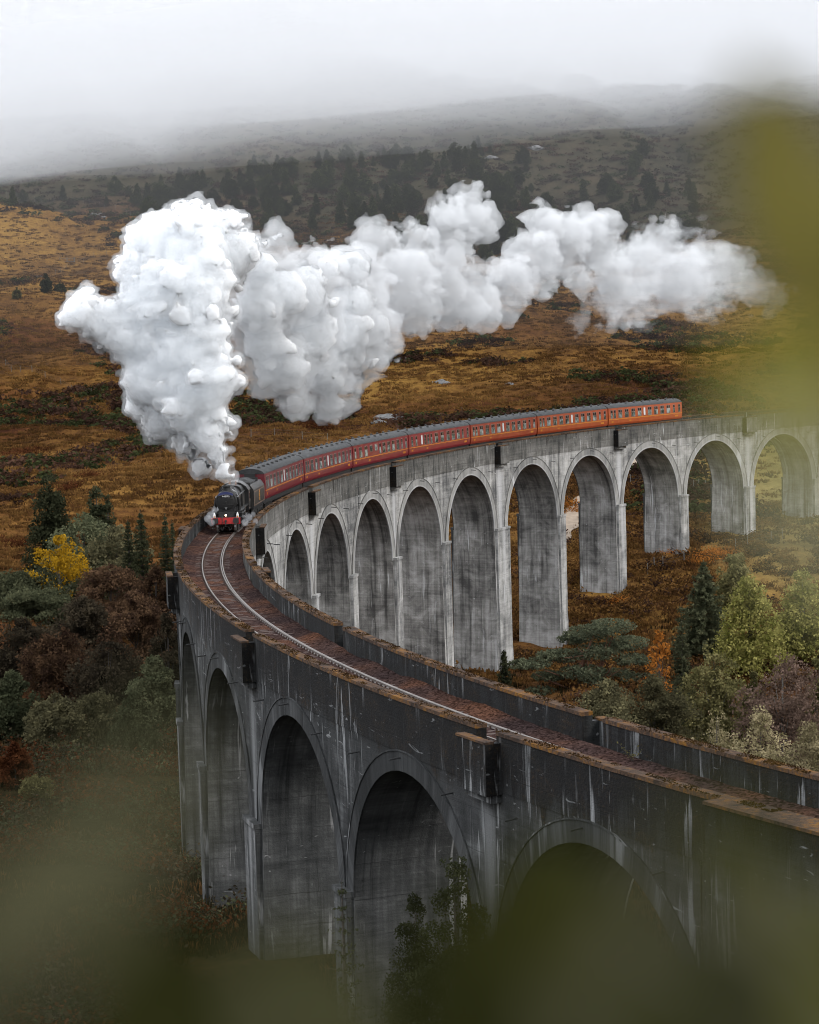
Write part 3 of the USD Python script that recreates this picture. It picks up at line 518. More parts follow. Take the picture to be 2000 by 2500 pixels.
for k in range(190):
    s0 = -117 + .68 * k
    if s0 > 6: break
    b = MB(); dy = RNG.uniform(-.06, .06); b.box(s0 - .13, s0 + .13, -1.29 + dy, 1.29 + dy, -1.52, -1.365 + RNG.uniform(-.02, .01)); v, f = b.out(); obj('sleeper', (bend(v), f[:, ::-1]), 'sleeper_wood', track)
    c = MB()
    for t in (-.7525, .7525, -.63): c.box(s0 - .09, s0 + .09, t - .14, t + .14, -1.375, -1.31).box(s0 - .05, s0 + .05, t - .1, t - .05, -1.31, -1.26).box(s0 - .05, s0 + .05, t + .05, t + .1, -1.31, -1.26)
    v, f = c.out(); chairs.add(bend(v), f[:, ::-1])
tag(obj('rail_chair', chairs.out(), 'rail_rust', track), kind='stuff')
#@@PART3
# ------------------------------------------------------------------ carriages
def loft(sections):
    """closed cross-sections (n x 3 each) joined into a tube with caps"""
    n = len(sections[0]); v = np.vstack(sections); f = []
    for q in range(len(sections) - 1):
        for k in range(n): l = (k + 1) % n; f.append((q * n + k, q * n + l, (q + 1) * n + l, (q + 1) * n + k))
    tri = np.array([(a, b, c) for a, b, c, d in f] + [(a, c, d) for a, b, c, d in f])
    caps = [(0, k + 1, k) for k in range(1, n - 1)] + [((len(sections) - 1) * n, (len(sections) - 1) * n + k, (len(sections) - 1) * n + k + 1) for k in range(1, n - 1)]
    return v, np.vstack([tri, np.array(caps)])
UPL = .26
BODY = [(-1.30, 1.02 + UPL), (-1.38, 1.25 + UPL), (-1.41, 1.7 + UPL), (-1.40, 2.5 + UPL), (-1.34, 3.36 + UPL)]
ROOF = [(-1.34, 3.36), (-1.28, 3.47), (-1.1, 3.62), (-.8, 3.75), (-.42, 3.83), (0, 3.86), (.42, 3.83), (.8, 3.75), (1.1, 3.62), (1.28, 3.47), (1.34, 3.36)]
CL = 19.66
def side_y(z): return float(np.interp(z, [b for a, b in BODY], [-a for a, b in BODY]))
LAY = {'saloon': [('d', .75), ('n', 1.55), ('w', 2.95), ('w', 4.65), ('w', 6.35), ('w', 8.05), ('b', 9.35), ('w', 10.75), ('w', 12.45), ('w', 14.15), ('w', 15.85), ('n', 17.4), ('d', 18.85)],
       'kitchen': [('d', .75), ('w', 2.5), ('w', 4.4), ('f', 6.2), ('f', 7.9), ('d', 9.3), ('w', 10.7), ('w', 12.4), ('w', 14.1), ('w', 15.8), ('n', 17.3), ('d', 18.85)],
       'brake': [('n', .9), ('n', 2.2), ('b', 3.9), ('d', 5.0), ('d', 5.9), ('n', 6.9), ('w', 8.5), ('w', 10.4), ('w', 12.3), ('w', 14.0), ('w', 15.7), ('n', 17.2), ('d', 18.85)]}
def make_coach(pr, layout, paint):
    x0, x1 = -CL / 2, CL / 2
    prof = BODY + [(-a, b) for a, b in BODY[::-1]]
    obj('body', loft([np.array([(x, a, b) for a, b in prof]) for x in (x0, x1)]), paint, pr)
    xs = [x0 - .04, x0 + .02, x1 - .02, x1 + .04]
    obj('roof', loft([np.array([(x, a * sc * 1.012, UPL + 3.36 + (b - 3.36) * sc) for a, b in ROOF]) for x, sc in zip(xs, (.97, 1, 1, .97))]), 'roof_grey', pr, smooth=40)
    for x in np.arange(x0 + 1.4, x1 - .8, 2.15):
        for y in (-.55, .55):
            if random.random() < .9:
                m = MB(); m.cyl((x, y, 3.78 + UPL), (x, y, 3.92 + UPL), .17, .15, 8).cyl((x, y, 3.92 + UPL), (x, y, 3.98 + UPL), .15, .05, 8); obj('roof_vent', m.out(), 'vent_black', pr)
    for sg in (-1, 1):
        for kind, c in LAY[layout]:
            c += x0; w, zb, zt = {'w': (.46, 2.0, 3.06), 'n': (.22, 2.0, 3.06), 'd': (.24, 2.0, 3.06), 'b': (.2, 2.05, 3.06), 'f': (.44, 2.4, 3.06)}[kind]; zb += UPL; zt += UPL
            def panel(a0, a1, b0, b1, off, dep):
                m = MB(); ya, yb = side_y(b0) + off, side_y(b1) + off
                v = [(a0, sg * ya, b0), (a1, sg * ya, b0), (a1, sg * yb, b1), (a0, sg * yb, b1)]; v += [(x, y - sg * dep, z) for x, y, z in v]
                return m.add(v, [(0, 1, 2, 3), (0, 4, 5, 1), (1, 5, 6, 2), (2, 6, 7, 3), (3, 7, 4, 0)]).out()
            if kind == 'd': d = obj('door', panel(c - .34, c + .34, 1.1 + UPL, 3.2 + UPL, .012, .05), paint, pr); par = d
            else: par = pr
            fr = obj('window', panel(c - w - .05, c + w + .05, zb - .05, zt + .05, .022, .05), 'window_frame', par)
            if kind == 'b': obj('blind', panel(c - w, c + w, zb, zt, .03, .02), 'blind_white', fr if kind != 'd' else pr); continue
            zs = zt - .40 if kind != 'f' else zt - .05
            tgt = fr if kind != 'd' else d
            obj('pane', panel(c - w, c + w, zb, zs, .03, .02), 'window_glass', tgt)
            if kind in 'wnd':
                for q in ((-1, 1) if kind == 'w' else (0,)):
                    a0, a1 = (c - w * .93, c - .05) if q < 0 else (c + .05, c + w * .93) if q > 0 else (c - w, c + w)
                    obj('vent_pane', panel(a0, a1, zs + .05, zt, .03, .02), 'vent_glass', tgt)
        m = MB(); ya, yb = side_y(1.78 + UPL) + .008, side_y(1.85 + UPL) + .008
        m.add([(x0 + .02, sg * ya, 1.78 + UPL), (x1 - .02, sg * ya, 1.78 + UPL), (x1 - .02, sg * yb, 1.85 + UPL), (x0 + .02, sg * yb, 1.85 + UPL)], [(0, 1, 2, 3)]); obj('waist_stripe', m.out(), 'stripe_gold', pr)
        for c, w, h in ((x0 + .95, .22, .10), (x0 + 5.6, .25, .09), (x1 - 1.5, .42, .11)):
            m = MB(); y = side_y(1.48 + UPL) + .01
            for k in range(3): m.add([(c - w + k * w * .7, sg * y, 1.48 + UPL - h), (c - w + k * w * .7 + w * .5, sg * y, 1.48 + UPL - h), (c - w + k * w * .7 + w * .5, sg * y, 1.48 + UPL + h), (c - w + k * w * .7, sg * y, 1.48 + UPL + h)], [(0, 1, 2, 3)])
            obj('number_plate', m.out(), 'stripe_gold', pr)
    m = MB(); m.box(x0 + .1, x1 - .1, -1.2, 1.2, .82, 1.02 + UPL); m.box(-3, 3, -.9, .9, .45, .82); obj('underframe', m.out(), 'dark_steel', pr)
    for sg in (-1, 1):
        m = MB(); m.box(sg * 9.83 - .0, sg * 10.03, -.5, .5, 1.1, 3.4 + UPL) if sg > 0 else m.box(-10.03, -9.83, -.5, .5, 1.1, 3.4 + UPL); obj('gangway', m.out(), 'vent_black', pr)
        b = MB(); xb = sg * 7.05; b.box(xb - 1.75, xb + 1.75, -1.1, -.95, .4, .75).box(xb - 1.75, xb + 1.75, .95, 1.1, .4, .75).box(xb - .3, xb + .3, -1.0, 1.0, .45, .7); bg = obj('bogie', b.out(), 'dark_steel', pr)
        for dx in (-1.3, 1.3):
            m = MB()
            for y in (-.75, .75): m.cyl((xb + dx, y - .06, .457), (xb + dx, y + .06, .457), .457, .457, 18)
            m.cyl((xb + dx, -.75, .457), (xb + dx, .75, .457), .08, .08, 8); obj('wheel_pair', m.out(), 'worn_steel', bg)
        for y in (-.87, .87):
            m = MB(); m.cyl((sg * 9.7, y, 1.06), (sg * 10.0, y, 1.06), .1, .1, 8).cyl((sg * 10.0, y, 1.06), (sg * 10.04, y, 1.06), .24, .24, 14); obj('buffer', m.out(), 'dark_steel', pr)
ORD = ['first', 'second', 'third', 'fourth', 'fifth', 'sixth', 'last']
LAYS = ['saloon', 'saloon', 'kitchen', 'brake', 'saloon', 'saloon', 'saloon']
NOTE = ['maroon carriage coupled directly behind the black tender', 'maroon carriage above the first dark refuge, second behind the tender', 'maroon carriage with two short high windows, third behind the tender', 'maroon carriage with many narrow windows at its front, fourth behind the tender',
        'red brown carriage fifth behind the tender, where the paint turns orange', 'orange brown carriage, last but one of the train', 'orange brown carriage at the very end of the train']
for i in range(7):
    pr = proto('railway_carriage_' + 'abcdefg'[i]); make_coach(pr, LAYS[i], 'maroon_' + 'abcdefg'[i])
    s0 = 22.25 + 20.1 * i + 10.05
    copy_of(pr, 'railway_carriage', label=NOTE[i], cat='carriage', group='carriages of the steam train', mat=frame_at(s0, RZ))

# ------------------------------------------------------------------ locomotive and tender (x rearwards, y outwards, z above the rails)
LOCO0 = 3.1
loco = thing('steam_locomotive', 'black steam locomotive with red buffer beam heading the train along the viaduct', 'locomotive', mat=frame_at(LOCO0, RZ))
def lob(name, m, mat, parent=loco, **kw): return obj(name, m.out() if isinstance(m, MB) else m, mat, parent, **kw)
def rings(cs, n=32):
    """(x, z centre, radius) -> boiler shell"""
    t = np.arange(n) * 2 * PI / n
    return loft([np.c_[np.full(n, x), r * np.sin(t), z + r * np.cos(t)] for x, z, r in cs])
lob('boiler', rings([(3.0, 2.62, .80), (3.35, 2.62, .80), (3.352, 2.62, .82), (3.45, 2.62, .82), (3.452, 2.62, .805), (6.3, 2.66, .87)]), 'loco_black', smooth=35)
sb = lob('smokebox', rings([(1.32, 2.6, .84), (1.36, 2.6, .885), (1.55, 2.6, .885), (1.56, 2.6, .865), (3.0, 2.6, .865)]), 'smokebox_black', smooth=35)
t_ = np.linspace(0, PI / 2, 7); door = lob('smokebox_door', rings([(1.322, 2.6, .74), (1.30, 2.6, .735), (1.25, 2.6, .68), (1.20, 2.6, .52), (1.17, 2.6, .28), (1.165, 2.6, .02)]), 'smokebox_black', smooth=35)
m = MB()
for z in (2.35, 2.85): m.box(1.17, 1.215, -.62, .3, z - .025, z + .025)
m.cyl((1.17, 0, 2.6), (1.05, 0, 2.6), .05, .04, 10).cyl((1.08, 0, 2.6), (1.08, .13, 2.52), .014, .014, 6).cyl((1.06, 0, 2.6), (1.06, -.04, 2.42), .014, .014, 6); lob('door_handle', m, 'dark_steel', door)
m = MB(); m.box(1.145, 1.165, -.36, .36, 2.99, 3.13); pl = lob('number_plate', m, 'vent_black')
tm = meshkit.text_mesh('44871', .13, .012, bold=True); w_ = tm.vertices[:, 0].max(); tv = np.c_[1.143 - tm.vertices[:, 2], -(tm.vertices[:, 0] - w_ / 2) * 1.15, 2.995 + tm.vertices[:, 1]]
lob('number', (tv, tm.faces), 'white_paint', pl)
tt_ = np.linspace(-.62, .62, 13); zu = 3.42 + .05 - .18 * (tt_ / .62) ** 2; zl = zu - .27 + .06 * (tt_ / .62) ** 2
m = MB(); m.add(np.vstack([np.c_[0 * tt_ + 1.10, tt_, zl], np.c_[0 * tt_ + 1.10, tt_, zu], np.c_[0 * tt_ + 1.14, tt_, zl], np.c_[0 * tt_ + 1.14, tt_, zu]]), np.vstack([[(i, i + 1, 14 + i, 13 + i) for i in range(12)], [(26 + i, 39 + i, 40 + i, 27 + i) for i in range(12)], [(13 + i, 14 + i, 40 + i, 39 + i) for i in range(12)], [(i, 26 + i, 27 + i, i + 1) for i in range(12)]]))
hb = lob('headboard', m, 'blue_enamel')
m = MB()
for z in (zu - .025, zl + .01):
    for i in range(12): m.add([(1.094, tt_[i], z[i]), (1.094, tt_[i + 1], z[i + 1]), (1.094, tt_[i + 1], z[i + 1] + .018), (1.094, tt_[i], z[i] + .018)], [(0, 1, 2, 3)])
lob('headboard_edge', m, 'worn_steel', hb)
m = MB(); m.cyl((1.15, 0, 2.06), (1.11, 0, 2.06), .075, .075, 12).box(1.12, 1.15, -.11, .11, 2.1, 2.14).box(1.12, 1.15, -.05, .05, 1.94, 2.0); lob('door_badge', m, 'bright_steel')
lob('chimney', rings and loft([np.c_[2.15 + r * np.cos(np.arange(20) * 2 * PI / 20), r * np.sin(np.arange(20) * 2 * PI / 20), np.full(20, z)] for z, r in ((3.36, .52), (3.46, .40), (3.55, .33), (3.78, .31), (3.80, .37), (3.86, .37), (3.90, .31), (3.70, .24))]), 'smokebox_black', smooth=40)
t20 = np.arange(20) * 2 * PI / 20
lob('dome', loft([np.c_[4.7 + r * 1.25 * np.cos(t20), r * np.sin(t20), np.full(20, z)] for z, r in ((3.35, .5), (3.45, .42), (3.62, .40), (3.74, .32), (3.80, .15), (3.81, .01))]), 'loco_black', smooth=50)
lob('top_feed', loft([np.c_[3.9 + r * np.cos(t20), r * np.sin(t20), np.full(20, z)] for z, r in ((3.35, .34), (3.5, .28), (3.62, .22), (3.66, .02))]), 'loco_black', smooth=50)
# firebox with square shoulders
fp = [(-.95, 1.3), (-1.0, 1.9), (-.98, 2.7), (-.9, 3.2), (-.72, 3.46), (-.4, 3.58), (0, 3.61)]; fp = fp + [(-a, b) for a, b in fp[-2::-1]]
lob('firebox', loft([np.array([(x, a * k, 1.3 + (b - 1.3) * k) for a, b in fp]) for x, k in ((6.3, .985), (6.34, 1.0), (8.75, .97))]), 'loco_black', smooth=35)
m = MB()
for y in (-.28, .28): m.cyl((7.9, y, 3.5), (7.9, y, 3.86), .07, .06, 10)
lob('safety_valves', m, 'copper')
m = MB(); m.cyl((8.55, .25, 3.55), (8.55, .25, 3.95), .04, .05, 8); lob('whistle', m, 'copper')
# cab
cp = [(-1.3, 1.25), (-1.32, 2.5), (-1.27, 2.95)]
for sg in (-1, 1):
    m = MB(); m.add([(8.75, sg * 1.3, 1.25), (10.35, sg * 1.3, 1.25), (10.35, sg * 1.32, 2.05), (9.95, sg * 1.32, 2.15), (9.95, sg * 1.29, 2.95), (8.75, sg * 1.29, 2.95)], [(0, 1, 2, 2), (0, 2, 3, 3), (0, 3, 5, 5), (3, 4, 5, 5)]); cs = lob('cab_side', m, 'loco_black')
    m = MB(); m.box(8.95, 9.75, sg * 1.325 - .012, sg * 1.325 + .012, 2.15, 2.75); cw = lob('cab_window', m, 'window_frame', cs)
    for a in (8.99, 9.37): m = MB(); m.box(a, a + .34, sg * 1.337 - .012, sg * 1.337 + .012, 2.19, 2.71); lob('pane', m, 'vent_glass', cw)
    m = MB(); m.box(8.8, 9.9, sg * 1.312, sg * 1.322, 1.35, 1.375).box(8.8, 9.9, sg * 1.318, sg * 1.328, 2.02, 2.045); lob('lining', m, 'lining_cream', cs)
m = MB(); m.add([(8.75, a, b) for a, b in [(-1.3, 1.25), (-1.29, 2.95), (-1.05, 3.3), (-.6, 3.6), (0, 3.72), (.6, 3.6), (1.05, 3.3), (1.29, 2.95), (1.3, 1.25)]], [(0, k, k + 1, k + 1) for k in range(1, 8)]); lob('cab_front', m, 'loco_black')
rf = [(-1.33, 2.93), (-1.1, 3.3), (-.62, 3.63), (0, 3.76), (.62, 3.63), (1.1, 3.3), (1.33, 2.93)]; rf2 = [(a * .97, b - .05) for a, b in rf[::-1]]
lob('cab_roof', loft([np.array([(x, a, b) for a, b in rf + rf2]) for x in (8.65, 10.75)]), 'tender_black', smooth=30)
# running plate with its raised middle, front platform, buffer beam
m = MB(); m.box(1.95, 8.8, -1.28, 1.28, 1.72, 1.77).box(8.8, 10.4, -1.28, 1.28, 1.2, 1.26); lob('running_plate', m, 'loco_black')
for sg in (-1, 1):
    y0, y1 = sorted((sg * .62, sg * 1.28)); m = MB(); m.box(1.90, 1.95, y0, y1, 1.25, 1.77).box(1.55, 1.95, y0, y1, 1.55, 1.60); lob('front_step', m, 'loco_black')
    m = MB(); m.add([(.62, sg * .62, 1.24), (1.9, sg * .62, 1.24), (1.9, sg * .62, 1.72), (1.3, sg * .62, 1.68)], [(0, 1, 2, 3)]); lob('frame_plate', m, 'loco_black')
    b = MB(); b.cyl((1.95, sg * 1.03, .98), (2.95, sg * 1.03, .98), .40, .40, 20).cyl((1.88, sg * 1.03, .98), (1.95, sg * 1.03, .98), .34, .40, 20); y0, y1 = sorted((sg * .66, sg * 1.24)); b.box(2.0, 2.9, y0, y1, 1.2, 1.70); lob('cylinder', b, 'loco_black')
    b = MB(); b.cyl((1.85, sg * 1.0, 1.42), (3.05, sg * 1.0, 1.42), .22, .22, 14); lob('valve_chest', b, 'smokebox_black')
    b = MB(); b.tube([(2.55, sg * .70, 3.05), (2.55, sg * .98, 2.7), (2.5, sg * 1.04, 2.1), (2.45, sg * 1.0, 1.75)], .13, 10); lob('steam_pipe', b, 'smokebox_black')
    b = MB(); b.tube([(1.5, sg * .93, 2.95), (8.6, sg * 1.0, 3.0)], .022, 6)
    for x in (1.8, 3.3, 4.8, 6.3, 7.8): b.cyl((x, sg * .8, 2.94), (x, sg * .96, 2.96), .018, .018, 5)
    lob('handrail', b, 'bright_steel')
    b = MB(); b.tube([(3.9, sg * .2, 3.5), (3.92, sg * .62, 3.22), (4.0, sg * .86, 2.75), (4.1, sg * .86, 2.4), (4.6, sg * .95, 1.85)], .038, 7); lob('feed_pipe', b, 'bright_steel')
    b = MB(); b.tube([(4.4, sg * 1.12, 1.0), (6.4, sg * 1.14, .98), (8.4, sg * 1.12, 1.0)], .055, 6).tube([(3.0, sg * 1.05, .98), (6.3, sg * 1.2, .92)], .05, 6).tube([(5.2, sg * 1.25, 1.5), (3.2, sg * 1.15, 1.4)], .035, 6).tube([(5.2, sg * 1.25, 1.95), (5.2, sg * 1.25, 1.0)], .04, 6); lob('coupling_rod', b, 'bright_steel')
    for x in (4.35, 6.4, 8.45):
        b = MB(); b.cyl((x, sg * .68, .91), (x, sg * .82, .91), .91, .91, 32); wh = lob('driving_wheel', b, 'loco_black')
        b = MB(); b.cyl((x, sg * .82, .91), (x, sg * .835, .91), .88, .86, 32); lob('rim', b, 'worn_steel', wh)
        b = MB(); b.cyl((x, sg * .835, .91), (x, sg * .92, .91), .16, .14, 14)
        for q in range(15): an = q * 2 * PI / 15; b.tube([(x + .12 * math.cos(an), sg * .85, .91 + .12 * math.sin(an)), (x + .8 * math.cos(an), sg * .845, .91 + .8 * math.sin(an))], .03, 4)
        lob('spokes', b, 'loco_black', wh)
    for x in (1.3, 3.25):
        b = MB(); b.cyl((x, sg * .68, .5), (x, sg * .82, .5), .5, .5, 24); lob('bogie_wheel', b, 'worn_steel')
    b = MB(); b.box(.52, .56, sg * .87 - .22, sg * .87 + .22, .83, 1.27); b.cyl((.5, sg * .87, 1.05), (.12, sg * .87, 1.05), .15, .11, 14).cyl((.12, sg * .87, 1.05), (.06, sg * .87, 1.05), .25, .25, 20); lob('buffer', b, 'dark_steel')
    b = MB(); b.box(.72, .90, sg * .98 - .10, sg * .98 + .10, 1.30, 1.55).cyl((.81, sg * .98, 1.55), (.81, sg * .98, 1.74), .085, .035, 10); lp = lob('lamp', b, 'white_paint')
    b = MB(); b.cyl((.72, sg * .98, 1.38), (.69, sg * .98, 1.38), .07, .07, 10); lob('lens', b, 'crest_gold', lp)
    b = MB(); b.box(.7, 1.0, sg * 1.1 - .14, sg * 1.1 + .14, .38, .42).cyl((.85, sg * 1.1, .4), (.85, sg * 1.1, .8), .02, .02, 6); lob('footstep', b, 'dark_steel')
    b = MB(); b.tube([(.95, sg * .35, .62), (.75, sg * .45, .35), (.68, sg * .3, .22), (.7, sg * .2, .5)], .03, 6); lob('brake_hose', b, 'dark_steel')
m = MB(); m.box(.56, .62, -1.22, 1.22, .76, 1.30); lob('buffer_beam', m, 'buffer_red')
m = MB(); m.box(.62, 1.95, -1.2, 1.2, 1.24, 1.28); lob('front_platform', m, 'loco_black')
m = MB(); m.add([(1.28, -.6, 1.3), (1.28, .6, 1.3), (1.9, .6, 1.75), (1.9, -.6, 1.75)], [(0, 1, 2, 3)]).box(1.3, 3.0, -.66, .66, 1.28, 1.95); lob('smokebox_saddle', m, 'smokebox_black')
m = MB(); m.cyl((.40, 0, 1.02), (.56, 0, 1.02), .07, .1, 10).box(.30, .42, -.05, .05, .72, 1.08); lob('coupling_hook', m, 'dark_steel')
m = MB(); m.tube([(.55, .28, 1.28), (.5, .3, 1.45), (.42, .3, 1.2), (.42, .3, .8)], .035, 7); lob('vacuum_pipe', m, 'dark_steel')
m = MB(); m.cyl((.70, 0, 1.50), (.86, 0, 1.50), .10, .10, 14); lp = lob('headlamp', m, 'dark_steel')
m = MB(); m.cyl((.695, 0, 1.50), (.685, 0, 1.50), .085, .085, 14); lob('lens', m, 'lamp_lit', lp)
m = MB(); m.box(1.0, 8.7, -.62, .62, .95, 1.72); lob('frame', m, 'dark_steel')

tender = thing('tender', 'black tender with gold crest and coal, between locomotive and first carriage', 'tender', mat=frame_at(LOCO0 + 10.75 + 3.9, RZ))
ts = [(-1.30, 1.25), (-1.32, 2.62), (-1.28, 2.78), (-.98, 3.22)]; tp = ts + [(-a, b) for a, b in ts[::-1]]
lob('tank', loft([np.array([(x, a, b) for a, b in tp]) for x in (-3.3, 3.6)]), 'tender_black', tender, smooth=25)
m = MB(); m.box(-3.5, 3.75, -1.28, 1.28, 1.12, 1.245); lob('footplate', m, 'loco_black', tender)
gx_, gy_ = np.meshgrid(np.linspace(-3.1, 1.6, 24), np.linspace(-.9, .9, 10)); gz_ = 3.25 + .3 * np.clip(1 - (gy_ / 1.0) ** 2, 0, 1) * np.clip((gx_ + 3.2) / 1, 0, 1) + .22 * (meshkit.noise(np.stack([gx_ * 3, gy_ * 3, 0 * gx_], -1), 9) - .5); ii = np.arange(gx_.size).reshape(gx_.shape)
lob('coal', (np.c_[gx_.ravel(), gy_.ravel(), gz_.ravel()], np.c_[ii[:-1, :-1].ravel(), ii[:-1, 1:].ravel(), ii[1:, 1:].ravel(), ii[1:, :-1].ravel()]), 'coal', tender)
m = MB(); m.box(1.65, 1.7, -.98, .98, 3.2, 3.55).box(-3.35, -3.3, -1.0, 1.0, 3.2, 3.45); lob('bulkhead', m, 'tender_black', tender)
for sg in (-1, 1):
    y = sg * 1.325
    cr = lob('crest', MB().cyl((.2, y - .006 * sg, 2.05), (.2, y + .012 * sg, 2.05), .20, .20, 16), 'crest_gold', tender)
    m = MB(); m.box(.02, .38, y - .01, y + .01, 2.28, 2.52).box(.06, .34, y - .01, y + .01, 1.6, 1.82); lob('crest_lion', m, 'crest_gold', cr)
    m = MB()
    for z in (1.36, 2.56): m.box(-3.2, 3.5, sg * (1.302 + .016 * (z > 2)) - .006, sg * (1.302 + .016 * (z > 2)) + .006, z, z + .03)
    for x in (-3.2, 3.47): m.box(x, x + .03, sg * 1.312 - .012, sg * 1.312 + .012, 1.36, 2.56)
    lob('lining', m, 'lining_cream', tender)
    m = MB(); m.box(-3.4, 3.6, sg * 1.08 - .04, sg * 1.08 + .04, .55, 1.12); lob('frame', m, 'dark_steel', tender)
    for x in (-2.2, .1, 2.4):
        m = MB(); m.cyl((x, sg * .68, .65), (x, sg * .82, .65), .65, .65, 24); lob('wheel', m, 'worn_steel', tender)
        m = MB(); m.box(x - .18, x + .18, sg * 1.12 - .06, sg * 1.12 + .06, .5, .85); lob('axle_box', m, 'dark_steel', tender)
    m = MB(); m.cyl((3.75, sg * .87, 1.05), (4.1, sg * .87, 1.05), .12, .12, 10); lob('buffer', m, 'dark_steel', tender)
#@@PART4
# ------------------------------------------------------------------ vegetation
def leaf_quads(P, size, rng, up=0.0, aspect=.6):
    n = len(P); d = rng.normal(size=(n, 3)); d[:, 2] += up; d /= np.linalg.norm(d, axis=1)[:, None]
    a = np.cross(d, rng.normal(size=(n, 3))); a /= np.linalg.norm(a, axis=1)[:, None] + 1e-9; b = np.cross(d, a)
    s = (size * rng.uniform(.6, 1.35, n))[:, None]
    v = np.stack([P - a * s, P - b * s * aspect, P + a * s, P + b * s * aspect], 1).reshape(-1, 3); i = np.arange(n) * 4
    return v, np.vstack([np.c_[i, i + 1, i + 2], np.c_[i, i + 2, i + 3]])
def crown_points(rng, n, lobes, lam=1.1, thr=.44):
    P = []
    w = np.array([r ** 2 for _, r in lobes]); k = rng.choice(len(lobes), n * 2, p=w / w.sum())
    c = np.array([c for c, _ in lobes])[k]; r = np.array([np.broadcast_to(np.mean(np.atleast_1d(r)), ()) for _, r in lobes])[k]
    d = rng.normal(size=(n * 2, 3)); d /= np.linalg.norm(d, axis=1)[:, None]; d[:, 2] = np.abs(d[:, 2]) * np.where(rng.random(n * 2) < .72, 1, -1)
    rad_ = r * (rng.random(n * 2) ** .35) * 1.02 + rng.normal(0, .06, n * 2) * r
    P = c + d * rad_[:, None]
    keep = meshkit.noise(P / lam + rng.integers(1, 99), 5) > thr
    return P[keep][:n]
def broadleaf(parent, rng, h, w, leaf, bark='bark', n=5200, size=.17, base=.12, lean=0.0, tall=False, trunk_r=None, thr=.44):
    """trunk with limbs, and a crown of separate leaves gathered in uneven clumps"""
    nl = 18 if not tall else int(np.clip(9 * h / w, 16, 60)); lobes = []; n = int(n * 1.5)
    for k in range(nl):
        t = (k + .5) / nl; z = h * (base + (1 - base) * (t * .93)); prof = math.sin(PI * min(1, .12 + .88 * t) ** .75) ** .7 if not tall else (1 - t) ** .6 * .9 + .12
        an = k * 2.4 + rng.uniform(-.5, .5); rr_ = w / 2 * prof; lr = max((.32 if not tall else .44) * w * prof, .13 * w) * rng.uniform(.75, 1.15)
        off = max(0, rr_ - lr * .8); lobes.append((np.array([off * math.cos(an) + lean * z, off * math.sin(an), min(z, h - lr * .8)]), lr))
    m = MB(); tr = trunk_r or max(.07, h * .018)
    m.tube([(0, 0, -.6), (lean * h * .3, .02 * h, h * .3), (lean * h * .6, -.01 * h, h * .62), (lean * h * .9, 0, h * .9)], [tr, tr * .7, tr * .3, tr * .05], 7)
    for c, r in lobes[::2]: z0 = c[2] * .55; m.tube([(lean * z0, 0, z0), (c + np.array([lean * z0, 0, z0])) / 2 + [0, 0, -.03 * h], c], [tr * .36, tr * .22, tr * .07], 5)
    obj('trunk', m.out(), bark, parent)
    obj('crown', leaf_quads(crown_points(rng, n, lobes, lam=w * .16 + .25, thr=thr if not tall else .34), size, rng), leaf, parent)
def conifer(parent, rng, h, w, leaf='dark_needles', n_lev=26, size=.16, open_=.0, bark='bark'):
    n_lev = max(n_lev, int(h * 2.6)) if not open_ else n_lev
    m = MB(); m.tube([(0, 0, -.6), (0, 0, h * .5), (0, 0, h)], [h * .017 + .04, h * .010 + .02, .012], 7); P, br = [], MB()
    for l in range(n_lev):
        t = (l + rng.uniform(0, .6)) / n_lev; z = h * (.06 + .92 * t); L = w / 2 * (1 - t) ** .8 * rng.uniform(.72, 1.15) + .06; nb = 7 if not open_ else 5
        for b in range(nb):
            an = b * 2 * PI / nb + l * .9 + rng.uniform(-.3, .3); lb = L * rng.uniform(.7, 1.1); e = np.array([math.cos(an), math.sin(an), 0]); s = np.linspace(.12, 1, max(3, int(lb / .14)))
            q = e * (s * lb)[:, None] + [0, 0, z]; q[:, 2] += (.18 * s - .34 * s ** 2) * lb + (.22 * s ** 3) * lb
            if l % 2 == 0 and b % 2 == 0: br.tube([(0, 0, z), q[len(q) // 2], q[-1]], [.03, .02, .006], 4)
            for kk in range(5 if not open_ else 3): P.append(q + rng.normal(0, .055 + .05 * lb * s[:, None] * .5, q.shape))
    P = np.vstack(P + [np.c_[np.zeros(8), np.zeros(8), np.linspace(h * .9, h, 8)]])
    m.add(*br.out()); obj('trunk', m.out(), bark, parent); obj('crown', leaf_quads(P, size, rng, aspect=.4), leaf, parent)
def base_of(u, y): p = at_y(u, 1250, y); return p[0], y, on_ground(p[0], y)
def ztop(u, v, y): return at_y(u, v, y)[2]
def tree(kind, name, u, vt, wpx, y, label, cat, leaf, seed, group=None, **kw):
    x, yy, zb = base_of(u, y); zt = ztop(u, vt, y); h = max(1.2, zt - zb); w = wpx / FPX * y
    t = thing(name, label, cat, group, loc=(x, yy, zb)); rng = np.random.default_rng(seed)
    (conifer if kind == 'c' else broadleaf)(t, rng, h, w, leaf, **kw); return t
